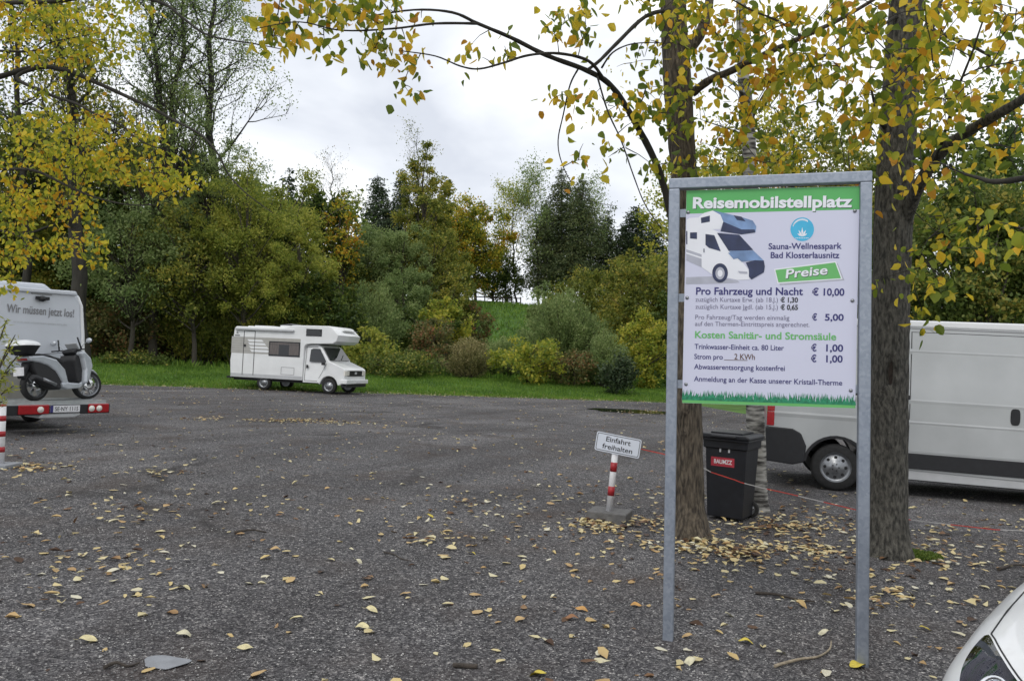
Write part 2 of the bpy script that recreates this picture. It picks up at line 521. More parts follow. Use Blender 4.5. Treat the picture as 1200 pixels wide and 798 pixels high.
_txt = {}
def text2d(body, bold=0.0, shear=0.0):
    key = (body, bold, shear)
    if key in _txt: return _txt[key]
    c = bpy.data.curves.new('lettering', 'FONT')
    c.body = body; c.offset = bold; c.shear = shear; c.resolution_u = 4; c.fill_mode = 'FRONT'
    o = link(bpy.data.objects.new('lettering', c))
    dg = bpy.context.evaluated_depsgraph_get()
    me = bpy.data.meshes.new_from_object(o.evaluated_get(dg))
    V = [(v.co.x, v.co.y) for v in me.vertices]
    Fs = [list(p.vertices) for p in me.polygons]
    bpy.data.objects.remove(o); bpy.data.curves.remove(c); bpy.data.meshes.remove(me)
    _txt[key] = (V, Fs)
    return _txt[key]
CAPH = max(v[1] for v in text2d('H')[0])
def put_text(mb, body, p0, p1, cap, y, m=0, bold=0.02, shear=0.0, dx=0, dz=0):
    """lettering from p0 to p1 (x,z on the plate) with capital height cap"""
    V, Fs = text2d(body, bold, shear)
    x0 = min(v[0] for v in V); x1 = max(v[0] for v in V)
    ux, uz = p1[0] - p0[0], p1[1] - p0[1]
    ln = math.hypot(ux, uz); ux /= ln; uz /= ln
    sx = ln / (x1 - x0); sy = cap / CAPH
    vs = []
    for a, b in V:
        a = (a - x0) * sx; b = b * sy
        vs.append((p0[0] + a * ux - b * uz + dx, y, p0[1] + a * uz + b * ux + dz))
    mb.add(vs, Fs, m)

def wheel(parent, c, r, w, side=-1, kind='steel', holes=8):
    """side -1: outer face towards -y"""
    T = MB()
    ri = r * 0.64
    prof = [(ri, -w / 2), (r * 0.9, -w / 2), (r * 0.975, -w / 2 * 0.8), (r, -w / 2 * 0.5), (r, w / 2 * 0.5), (r * 0.975, w / 2 * 0.8), (r * 0.9, w / 2), (ri, w / 2)]
    T.lathe(prof, (c[0], c[1], c[2]), 'y', 36)
    ty = T.build('tyre', M['rubber'], parent)
    R = MB()
    s = side
    R.lathe([(ri, s * w / 2), (ri * 0.96, s * w / 2 * 0.9), (ri * 0.86, s * w / 2 * 0.5), (ri * 0.8, s * w / 2 * 0.55), (ri * 0.45, s * w / 2 * 0.72), (ri * 0.38, s * w / 2 * 0.9), (0.001, s * w / 2 * 0.92)], c, 'y', 32)
    R.lathe([(ri, w / 2 * -s), (0.001, w / 2 * -s * 0.7)], c, 'y', 24)
    for k in range(holes):
        a = 2 * math.pi * k / holes
        q = (c[0] + ri * 0.66 * math.cos(a), c[1] + s * w / 2 * 0.66, c[2] + ri * 0.66 * math.sin(a))
        R.lathe([(ri * 0.11, 0), (0.001, s * 0.002)], q, 'y', 10, 1)
    for k in range(5):
        a = 2 * math.pi * k / 5
        q = (c[0] + ri * 0.22 * math.cos(a), c[1] + s * w / 2 * 0.93, c[2] + ri * 0.22 * math.sin(a))
        R.lathe([(ri * 0.045, 0), (ri * 0.04, s * 0.01), (0.001, s * 0.012)], q, 'y', 8, 1)
    R.build('rim', [M['steel'], M['dark_gap']], ty)
    return ty

# ================================================================== ground
def build_ground():
    xs = np.concatenate([np.linspace(-900, -80, 12), np.linspace(-70, 70, 71), np.linspace(80, 900, 12)])
    ys = np.concatenate([np.linspace(-120, 10, 10), np.linspace(12, 110, 99), np.linspace(120, 1500, 20)])
    V = []; Fc = []
    for y in ys:
        for x in xs:
            z = gz(x, y)
            if y < edge_y(x) - 0.6 or True:
                z -= 0.03 if y < edge_y(max(-60, min(60, x))) + 0.2 else 0.0
            V.append((x, y, z))
    nx = len(xs)
    for j in range(len(ys) - 1):
        for i in range(nx - 1):
            a = j * nx + i
            Fc.append((a, a + 1, a + nx + 1, a + nx))
    o = mesh_np('ground', V, Fc, M['grass_soil'], smooth=True)
    tag(o, kind='structure')
    # gravel sheet with a ragged far edge and slight undulation
    xs = np.concatenate([np.linspace(-75, -22, 40), np.linspace(-21.6, 9.0, 120), np.linspace(9.3, 60, 60)])
    rows = np.concatenate([np.linspace(-25, 2, 8), np.linspace(2.2, 14, 90), np.linspace(14.3, 1000, 2)])[:-2]
    V = []; nr = 98 + 34
    for x in xs:
        ye = edge_y(x) + 0.35 * noise.noise(Vector((x * 0.7, 3.1, 0))) + 0.18 * noise.noise(Vector((x * 3, 8.1, 0)))
        yy = list(np.linspace(-25, 2, 8)) + list(np.linspace(2.2, 14, 90)) + list(np.linspace(14.3, ye, 34))
        for y in yy:
            u = 0.010 * noise.noise(Vector((x * 0.6, y * 0.6, 0))) + 0.005 * noise.noise(Vector((x * 2.1, y * 2.1, 4)))
            V.append((x, y, SL * max(-45, min(45, x)) + u - 0.004))
    Fc = []
    for i in range(len(xs) - 1):
        for j in range(nr - 1):
            a = i * nr + j
            Fc.append((a, a + nr, a + nr + 1, a + 1))
    o = mesh_np('gravel_lot', V, Fc, M['gravel'], smooth=True)
    tag(o, kind='structure')
    # loose chippings in the foreground
    n = 60000
    y = 2.2 + 7.5 * RNG.random(n) ** 1.5
    x = (RNG.random(n) - 0.5) * 1.55 * y
    s = 0.003 + 0.005 * RNG.random(n) ** 2.5
    ang = RNG.random(n) * 6.283
    tv = np.array([(1, 0, 0), (0, 0.8, 0), (-1, 0.1, 0), (0.1, -0.9, 0), (0.15, 0.1, 0.8)])
    jit = 1 + 0.5 * (RNG.random((n, 5, 3)) - 0.5)
    T = tv[None] * jit
    ca, sa = np.cos(ang)[:, None], np.sin(ang)[:, None]
    X = T[..., 0] * ca - T[..., 1] * sa; Y = T[..., 0] * sa + T[..., 1] * ca
    V = np.stack([X * s[:, None] + x[:, None], Y * s[:, None] + y[:, None], T[..., 2] * s[:, None] + (SL * x)[:, None] - 0.001], -1)
    base = np.arange(n)[:, None, None] * 5
    fc = np.array([(0, 1, 4), (1, 2, 4), (2, 3, 4), (3, 0, 4)])[None] + base
    gm = leafmat('chippings', [(0, (0.035, 0.035, 0.038)), (0.5, (0.10, 0.10, 0.10)), (0.85, (0.24, 0.235, 0.23)), (1, (0.5, 0.49, 0.47))], 0.0, hue_scale=4, rough=0.85)
    o = mesh_np('loose_gravel', V.reshape(-1, 3), fc.reshape(-1, 3), gm)
    tag(o, 'loose grey stone chippings scattered over the car park surface', None, kind='stuff')
    # puddle near the far edge
    c = G(742, 482)
    pts = []
    for k in range(40):
        a = 2 * math.pi * k / 40
        r = 1 + 0.25 * noise.noise(Vector((math.cos(a) * 2, math.sin(a) * 2, 9)))
        x = c.x + 1.7 * r * math.cos(a); y = c.y + 1.3 * r * math.sin(a)
        pts.append((x, y, SL * x + 0.008))
    mb = MB(); mb.add(pts, [list(range(40))])
    o = mb.build('puddle', mat('puddle_water', (0.018, 0.022, 0.012), 0.08, var=0.3, vs=2))
    tag(o, kind='structure')
build_ground()

# ================================================================== big price sign
def build_sign():
    a, b = G(783, 748), G(1010, 778)
    th = math.atan2(b.y - a.y, b.x - a.x)
    W = math.hypot(b.x - a.x, b.y - a.y)
    Mx = Matrix.Translation(a) @ Matrix.Rotation(th, 4, 'Z')
    root = thing('price_sign', 'large galvanised frame sign with green and white motorhome price board', 'sign', matrix=Mx)
    S = local_plane(Mx)
    TOP = S(905, 206)[1]
    hw = 0.0325
    for xx, zb in ((0, -0.06), (W, b.z - a.z - 0.06)):
        mb = MB(); mb.box(xx - hw, xx + hw, -hw, hw, zb, TOP - 0.0655)
        mb.build('post', M['galv'], root, bevel=0.006)
    mb = MB(); mb.box(-hw, W + hw, -hw - 0.0005, hw + 0.0005, TOP - 0.065, TOP)
    mb.build('crossbar', M['galv'], root, bevel=0.006)
    # welded tabs that carry the board
    for px, py in ((799, 250), (799, 349), (799, 450), (1006, 246), (1006, 352), (1006, 456)):
        x, z = S(px, py)
        x0, x1 = (0.034, 0.10) if px < 900 else (W - 0.10, W - 0.034)
        mb = MB(); mb.box(x0, x1, 0.002, 0.008, z - 0.025, z + 0.025); mb.build('bracket', M['galv'], root)
    # board
    c = [S(799.5, 472), S(1002, 478.5), S(1007.5, 218.5), S(804.5, 223.5)]
    mb = MB(); mb.prism(c, -0.004, 0.0)
    board = mb.build('board', M['panel_white'], root)
    def quad(pts, y, m, name, par=board):
        mb = MB(); mb.add([(S(*p)[0], y, S(*p)[1]) for p in pts], [list(range(len(pts)))])
        return mb.build(name, m, par)
    quad([(804.5, 223.7), (1007.3, 218.8), (1007.0, 245.8), (804.2, 250.8)], -0.0045, M['green_ink'], 'header_band')
    quad([(799.7, 467.5), (1002.2, 474), (1002.1, 478.3), (799.6, 471.8)], -0.0047, M['green_light'], 'footer_band')
    # printed grass blades
    mb = MB()
    rr = random.Random(3)
    for k in range(420):
        t = (k + rr.random()) / 420
        bx = 800 + 202.3 * t; by = 468.5 + 6.2 * t
        h = 5 + 8.5 * rr.random() ** 1.4; lean = rr.uniform(-3, 3)
        vs = [S(bx - 1.2, by), S(bx + 1.2, by), S(max(800, min(1002.5, bx + lean)), by - h)]
        mb.add([(v[0], -0.005 - 0.00001 * k / 4, v[1]) for v in vs], [(0, 1, 2)])
    mb.build('printed_grass', M['teal_grass'], board)
    # printed motorhome; coordinates read off the board
    def q(x, y): return (770 + x / 4.444, 190 + y / 4.444)
    mats = [M['print_white'], M['print_grey'], M['print_blue'], M['print_navy']]
    pr = MB(); lay = [-0.0048]
    def poly(pts, m):
        lay[0] -= 0.00012
        pr.add([(S(*q(*p))[0], lay[0], S(*q(*p))[1]) for p in pts], [list(range(len(pts)))], m)
    def ell(cx, cy, rx, ry, m, n=24):
        poly([(cx + rx * math.cos(6.2832 * i / n), cy + ry * math.sin(6.2832 * i / n)) for i in range(n)], m)
    poly([(152, 600), (290, 596), (420, 618), (430, 628), (300, 634), (150, 636)], 1)
    poly([(153, 302), (170, 292), (215, 290), (245, 330), (320, 366), (330, 470), (300, 560), (232, 548), (152, 512)], 0)
    poly([(152, 455), (232, 482), (232, 548), (152, 512)], 1)
    poly([(152, 470), (232, 496), (232, 504), (152, 478)], 0)
    poly([(232, 366), (312, 364), (372, 462), (440, 518), (476, 560), (482, 612), (420, 615), (372, 605), (290, 588), (232, 548)], 0)
    poly([(290, 252), (330, 262), (440, 288), (498, 306), (517, 336), (512, 368), (440, 378), (330, 362), (345, 312), (330, 280)], 2)
    poly([(215, 290), (245, 266), (290, 254), (330, 276), (345, 312), (328, 350), (240, 352), (214, 350)], 0)
    poly([(345, 312), (330, 362), (440, 378), (512, 368), (508, 352), (440, 352)], 3)
    poly([(398, 278), (440, 286), (462, 311), (416, 303)], 3)
    poly([(228, 292), (275, 280), (275, 312), (230, 320)], 3)
    poly([(172, 368), (208, 367), (208, 402), (172, 399)], 3)
    poly([(152, 360), (158, 361), (158, 430), (152, 428)], 3)
    poly([(252, 376), (298, 382), (332, 466), (270, 448), (252, 432)], 3)
    poly([(312, 370), (428, 380), (500, 458), (440, 464), (372, 462)], 3)
    poly([(372, 464), (500, 461), (556, 514), (510, 512), (440, 520)], 2)
    poly([(462, 524), (510, 512), (556, 514), (561, 545), (556, 575), (492, 612), (478, 598), (478, 560)], 3)
    poly([(370, 474), (400, 470), (430, 500), (398, 507)], 2)
    poly([(420, 568), (470, 572), (470, 582), (430, 580)], 1)
    ell(328, 578, 41, 50, 3); ell(328, 580, 24, 32, 1); ell(328, 580, 13, 18, 0)
    poly([(242, 452), (247, 452), (247, 472), (242, 472)], 3)
    pr.build('printed_motorhome', mats, board)
    # round emblem
    def el2(cx, cy, r, y, n=36): return [(S(cx + r * math.cos(6.2832 * i / n), cy + r * math.sin(6.2832 * i / n))) for i in range(n)]
    mb = MB()
    mb.add([(x, -0.0052, z) for x, z in el2(940, 269, 13.8, 0)], [list(range(36))])
    mb.build('emblem', M['print_cyan'], board)
    mb = MB()
    for i in range(30):   # ring of tiny print
        t = math.pi * (1.12 + 0.78 * i / 29 * 1.0) if i < 22 else None
        if t is None: continue
        x, y = 940 + 11.4 * math.cos(t), 269 + 11.4 * math.sin(t)
        mb.add([(S(x + dx, y + dy)[0], -0.0056, S(x + dx, y + dy)[1]) for dx, dy in ((-.4, 1.0), (.4, 1.0), (.4, -1.0), (-.4, -1.0))], [(0, 1, 2, 3)])
    for lean, ln in ((-58, 7), (-30, 9), (0, 11), (30, 9), (58, 7)):   # leaves of the plant
        a_ = math.radians(lean); bx, by = 940, 277.5
        tx, ty = bx + ln * math.sin(a_), by - ln * math.cos(a_)
        mxp, myp = (bx + tx) / 2, (by + ty) / 2
        nx_, ny_ = math.cos(a_) * 1.1, math.sin(a_) * 1.1
        mb.add([(S(*p)[0], -0.0056 - abs(lean) * 1e-6, S(*p)[1]) for p in ((bx, by), (mxp + nx_, myp + ny_), (tx, ty), (mxp - nx_, myp - ny_))], [(0, 1, 2, 3)])
    for k in range(8):
        x = 932 + 2 * k
        mb.add([(S(x + dx, 279.3 + dy)[0], -0.0056, S(x + dx, 279.3 + dy)[1]) for dx, dy in ((0, .35), (1.4, .35), (1.4, -.35), (0, -.35))], [(0, 1, 2, 3)])
    mb.build('emblem_drawing', M['print_white'], board)
    # lettering
    def line(body, x0, y0, x1, y1, cap, m, bold=0.02, y=-0.0054, shear=0.0, dx=0, dz=0, name='lettering'):
        mb = MB()
        z0 = S(x0, y0); k = (S(x0, y0 - 10)[1] - z0[1]) / 10
        put_text(mb, body, z0, S(x1, y1), cap * k, y, 0, bold, shear, dx, dz)
        return mb.build(name, m, board)
    line('Reisemobilstellplatz', 811.8, 244.3, 998.5, 242.8, 12.2, M['shadow_green'], 0.036, -0.0050, dx=0.004, dz=-0.005, name='lettering_shadow')
    line('Reisemobilstellplatz', 811.8, 244.3, 998.5, 242.8, 12.2, M['print_white'], 0.034, -0.0058)
    line('Sauna-Wellnesspark', 900.5, 292.3, 986.3, 291.8, 6.8, M['navy_ink'], 0.018)
    line('Bad Klosterlausnitz', 903, 302.6, 983.5, 302.6, 6.8, M['navy_ink'], 0.018)
    quad([(909.8, 317.5), (981.5, 308.8), (989.5, 328.8), (914, 334.6)], -0.0045, M['print_grey'], 'tag_shadow')
    quad([(907, 315.5), (979.5, 306.3), (987.2, 327.3), (911, 332.7)], -0.0050, M['print_white'], 'tag_border')
    quad([(908.6, 316.6), (978.6, 307.8), (985.4, 326.3), (912.2, 331.2)], -0.0053, M['green_light'], 'tag')
    line('Preise', 920.5, 326.3, 970, 321.3, 10, M['black_ink'], 0.03, -0.0056, 0.15, dx=0.002, dz=-0.003, name='lettering_shadow')
    line('Preise', 920.5, 326.3, 970, 321.3, 10, M['print_white'], 0.02, -0.0060, 0.15)
    line('Pro Fahrzeug und Nacht', 815.6, 345.3, 940.8, 345.8, 8.2, M['navy_ink'], 0.022)
    line('€ 10,00', 951.5, 346.2, 989.3, 346.6, 8.0, M['navy_ink'], 0.025)
    line('zuzüglich Kurtaxe Erw. (ab 18.J.)', 815, 353.6, 911.5, 354.2, 5.2, M['grey_ink'], 0.0)
    line('€ 1,30', 914.5, 354.4, 935, 354.6, 5.6, M['black_ink'], 0.03)
    line('zuzüglich Kurtaxe Jgdl. (ab 15.J.)', 815, 362.0, 911.5, 362.7, 5.2, M['grey_ink'], 0.0)
    line('€ 0,65', 914.5, 363, 935, 363.2, 5.6, M['black_ink'], 0.03)
    line('Pro Fahrzeug/Tag werden einmalig', 814.8, 374.2, 925, 375.2, 5.2, M['grey_ink'], 0.0)
    line('€', 951.5, 375.4, 957.2, 375.5, 7.4, M['navy_ink'], 0.025)
    line('5,00', 966.5, 375.6, 988.6, 375.8, 7.4, M['navy_ink'], 0.025)
    line('auf den Thermen-Eintrittspreis angerechnet.', 814.6, 381.9, 948.5, 383.2, 5.2, M['grey_ink'], 0.0)
    line('Kosten Sanitär- und Stromsäule', 814.4, 396.0, 979.8, 398.6, 7.8, M['green_light'], 0.022)
    line('Trinkwasser-Einheit ca. 80 Liter', 813.9, 408.9, 918.6, 410.7, 5.8, M['navy_ink'], 0.012)
    line('€', 950.4, 411.4, 956.8, 411.5, 7.8, M['navy_ink'], 0.025)
    line('1,00', 968, 411.6, 987.9, 412, 7.8, M['navy_ink'], 0.025)
    line('Strom pro', 813.6, 420.6, 847, 421.2, 5.8, M['navy_ink'], 0.012)
    quad([(848.5, 421.6), (876, 422.0), (876, 422.6), (848.5, 422.2)], -0.0054, M['brown_ink'], 'underline')
    line('2 KWh', 860.5, 421.0, 884.5, 421.6, 6.4, M['brown_ink'], 0.01)
    line('€', 950.2, 424.0, 956.6, 424.1, 7.8, M['navy_ink'], 0.025)
    line('1,00', 968, 424.3, 987.4, 424.6, 7.8, M['navy_ink'], 0.025)
    line('Abwasserentsorgung kostenfrei', 813.4, 432.4, 919.6, 434.6, 5.8, M['navy_ink'], 0.012)
    line('Anmeldung an der Kasse unserer Kristall-Therme', 813.2, 446.6, 986.8, 451.6, 5.8, M['navy_ink'], 0.012)
    for px, py in ((806.5, 249), (1001.5, 247.5), (805.3, 349), (998.8, 352.4), (804, 450), (996.8, 457.5)):
        x, z = S(px, py)
        mb = MB(); mb.lathe([(0.011, 0), (0.011, -0.003), (0.006, -0.007), (0.001, -0.008)], (x, -0.0045, z), 'y', 14)
        mb.build('bolt', M['steel'], board)
    return root
build_sign()

# ================================================================== small sign on its leaning post
def build_small_sign():
    b = G(714, 609)
    # concrete foot
    Mx = frame(b, math.radians(-20))
    root = thing('entrance_sign', 'small white Einfahrt freihalten sign on leaning red and white post in concrete foot', 'sign', matrix=Mx)
    mb = MB(); mb.box(-0.215, 0.215, -0.18, 0.18, -0.02, 0.105)
    mb.build('foot', M['concrete'], root, bevel=0.012)
    lean = Vector((0.06, 0.0, 1)).normalized(); tiltv = Vector((0.12, 0, 1)).normalized()
    def at(t): return Vector((0.0, -0.03, 0.08)) + lean * t
    bands = [(0, .26, 0), (.26, .35, 1), (.35, .535, 0), (.535, .63, 1), (.63, .80, 0)]
    mb = MB(); mb.tube([at(0), at(0.80)], 0.035, 16); post = mb.build('post', M['post_white'], root)
    for t0, t1 in ((.19, .29), (.45, .55)):
        mb = MB(); mb.tube([at(t0), at(t1)], 0.0365, 16); mb.build('red_band', M['red_paint'], post)
    u = Vector((1, 0, -0.12)).normalized(); w = tiltv
    c = at(0.745) + Vector((0.03, -0.043, 0))
    def plate(hw_, hh, y, r=0.02):
        hw_ -= .012; hh -= .006
        pts = []
        for sx, sz, a0 in ((1, -1, -90), (1, 1, 0), (-1, 1, 90), (-1, -1, 180)):
            for k in range(5):
                t = math.radians(a0 + 90 * k / 4)
                pts.append(c + u * (sx * (hw_ - r) + r * math.cos(t)) + w * (sz * (hh - r) + r * math.sin(t)) + Vector((0, y, 0)))
        return pts
    mb = MB(); f0 = plate(0.258, 0.108, -0.002); f1 = plate(0.258, 0.108, 0.0); n = len(f0)
    mb.add(f0 + f1, [list(range(n)), list(range(2 * n - 1, n - 1, -1))] + [(i, i + n, (i + 1) % n + n, (i + 1) % n) for i in range(n)])
    pl = mb.build('plate', mat('plate_white', (0.68, 0.72, 0.80), 0.35, var=0.03), root)
    mb = MB(); o_, i_ = plate(0.247, 0.097, -0.003, 0.015), plate(0.241, 0.091, -0.003, 0.012)
    mb.add(o_ + i_, [(i, (i + 1) % n, (i + 1) % n + n, i + n) for i in range(n)])
    mb.build('border', M['black_ink'], pl)
    for body, dz, hwid in (('Einfahrt', 0.014, 0.135), ('freihalten', -0.066, 0.165)):
        mb = MB()
        s = c + w * dz + Vector((0, -0.0034, 0))
        p0 = s - u * hwid; p1 = s + u * hwid
        put_text(mb, body, (p0.x, p0.z), (p1.x, p1.z), 0.052, c.y - 0.0034, 0, 0.012)
        mb.build('lettering', M['black_ink'], pl)
build_small_sign()

def build_left_post():
    b = G(-1.5, 547)
    root = thing('barrier_post', 'red and white banded post at the left edge before the white motorhome', 'post', loc=b)
    mb = MB(); mb.box(-0.2, 0.2, -0.18, 0.18, -0.02, 0.045); f = mb.build('foot', M['slab'], root, bevel=0.01)
    mb = MB(); mb.tube([(0, 0, 0.04), (0.0, 0, 0.80)], 0.06, 20); p = mb.build('post', M['post_white'], root)
    for z0 in (0.13, 0.33, 0.53, 0.72):
        mb = MB(); mb.tube([(0, 0, z0 + .06), (0, 0, z0 + .13 if z0 < .7 else 0.801)], 0.0615, 20); mb.build('red_band', M['red_paint'], p)
build_left_post()

# ================================================================== wheeled bin
def build_bin():
    c = G(861, 612) + Vector((0.02, 0.27, 0))
    c.z = SL * c.x
    Mx = frame(c, math.radians(-33))
    root = thing('wheelie_bin', 'black wheeled bin with red sticker between the two tree trunks', 'bin', matrix=Mx)
    mb = MB()
    # tapered body, rounded by bevel
    z0, z1 = 0.03, 0.90
    def ring(z, hx, hy): return [(-hx, -hy, z), (hx, -hy, z), (hx, hy, z), (-hx, hy, z)]
    rs = [ring(z0, .20, .20), ring(0.8, .232, .245), ring(0.801, .25, .27), ring(z1, .255, .275)]
    vs = sum(rs, []); fs = [(0, 3, 2, 1), (12, 13, 14, 15)]
    for i in range(3):
        for k in range(4): fs.append((i * 4 + k, i * 4 + (k + 1) % 4, i * 4 + 4 + (k + 1) % 4, i * 4 + 4 + k))
    mb.add(vs, fs)
    body = mb.build('body', M['bin_plastic'], root, bevel=0.022, seg=3)
    mb = MB(); mb.box(-.275, .275, -.31, .29, .885, .915); mb.build('rim', M['bin_plastic'], root, bevel=0.01)
    mb = MB()
    pts = [(-.285, .915), (-.285, .945), (-.24, .965), (.24, .965), (.285, .945), (.285, .915)]
    mb.prism(pts, -.33, .29)
    lid = mb.build('lid', M['bin_plastic'], root, bevel=0.012)
    mb = MB(); mb.box(-.18, .18, -.24, .2, .9655, .985); mb.box(-.14, .14, -.36, -.328, .93, .955); mb.build('lid_panel', M['bin_plastic'], lid, bevel=0.006)
    mb = MB(); mb.tube([(-.24, .34, .90), (.24, .34, .90)], 0.016, 10); mb.box(-.2, -.17, .28, .345, .885, .915); mb.box(.17, .2, .28, .345, .885, .915); mb.build('handle', M['bin_plastic'], root)
    for s in (-1, 1):
        wheel(root, (s * .17, .2, .1), .1, .045, -1, holes=6).location.y = 0
    y0 = -.238
    def fy(z): return -(.20 + (.245 - .20) * (z - z0) / (0.8 - z0)) - .0015
    mb = MB(); mb.add([(-.165, fy(.60), .60), (.10, fy(.60), .60), (.10, fy(.70), .70), (-.165, fy(.70), .70)], [(0, 1, 2, 3)])
    st = mb.build('sticker', mat('sticker_red', (0.42, 0.03, 0.05), 0.5, var=0.2, vs=30), root)
    mb = MB(); put_text(mb, 'BAUMZZ', (-.13, .63), (.075, .63), .045, fy(.62) - .004, 0, 0.02); 
    mb.build('sticker_lettering', M['post_white'], st)
    mb = MB()
    for x0 in (-.07, .03): mb.add([(x0, fy(.79) - .006, .76), (x0 + .02, fy(.79) - .006, .76), (x0 + .022, fy(.79) - .006, .83), (x0, fy(.79) - .006, .83)], [(0, 1, 2, 3)])
    mb.build('scuff_mark', M['light_trim'], root)
build_bin()

# ================================================================== barrier tape, plastic, alternately red and white
def build_tape():
    pts = [P(751, 526, 8.44), P(776, 531.5, 8.3), P(800, 538, 8.02), P(826, 549, 8.15), P(833, 553, 8.22), P(862, 562.5, 8.35), P(868, 565, 8.38), P(893, 571.5, 8.6),
           P(925, 578.5, 8.75), P(965, 588, 8.9), P(1000, 596.5, 8.95), P(1022, 601, 8.9)]
    g = [G(1060, 609), G(1090, 613), G(1130, 617.5), G(1165, 621.5), G(1200, 623), G(1260, 626)]
    g = [Vector((q.x, q.y, gz(q.x, q.y) + 0.012)) for q in g]
    pts += g
    # resample
    out = []
    for a, b in zip(pts[:-1], pts[1:]):
        n = max(1, int((b - a).length / 0.06))
        for i in range(n): out.append(a.lerp(b, i / n))
    out.append(pts[-1])
    acc = 0.0; mb = MB(); run = [out[0]]
    cols = []
    root = thing('barrier_tape', 'thin red and white barrier tape from small sign past bin across the gravel', 'tape', loc=out[0])
    segs = []; start = 0; d = 0; colour = 0
    lens = [0.55, 0.35, 0.42, 0.34, 0.44, 0.34, 0.5, 0.36, 0.45, 0.36, 0.45, 0.36, 0.5, 0.4, 0.5, 0.4, 0.5]
    li = 0
    for i in range(1, len(out)):
        d += (out[i] - out[i - 1]).length
        if d > lens[li % len(lens)] or i == len(out) - 1:
            segs.append((out[start:i + 1], li % 2)); start = i; d = 0; li += 1
    for s, c in segs:
        mb = MB()
        for a, b in zip(s[:-1], s[1:]): mb.bar(a, b, 0.003, 0.010)
        mb.build('red_length' if c == 0 else 'white_length', M['tape_red'] if c == 0 else M['tape_white'], root, world=True)
build_tape()

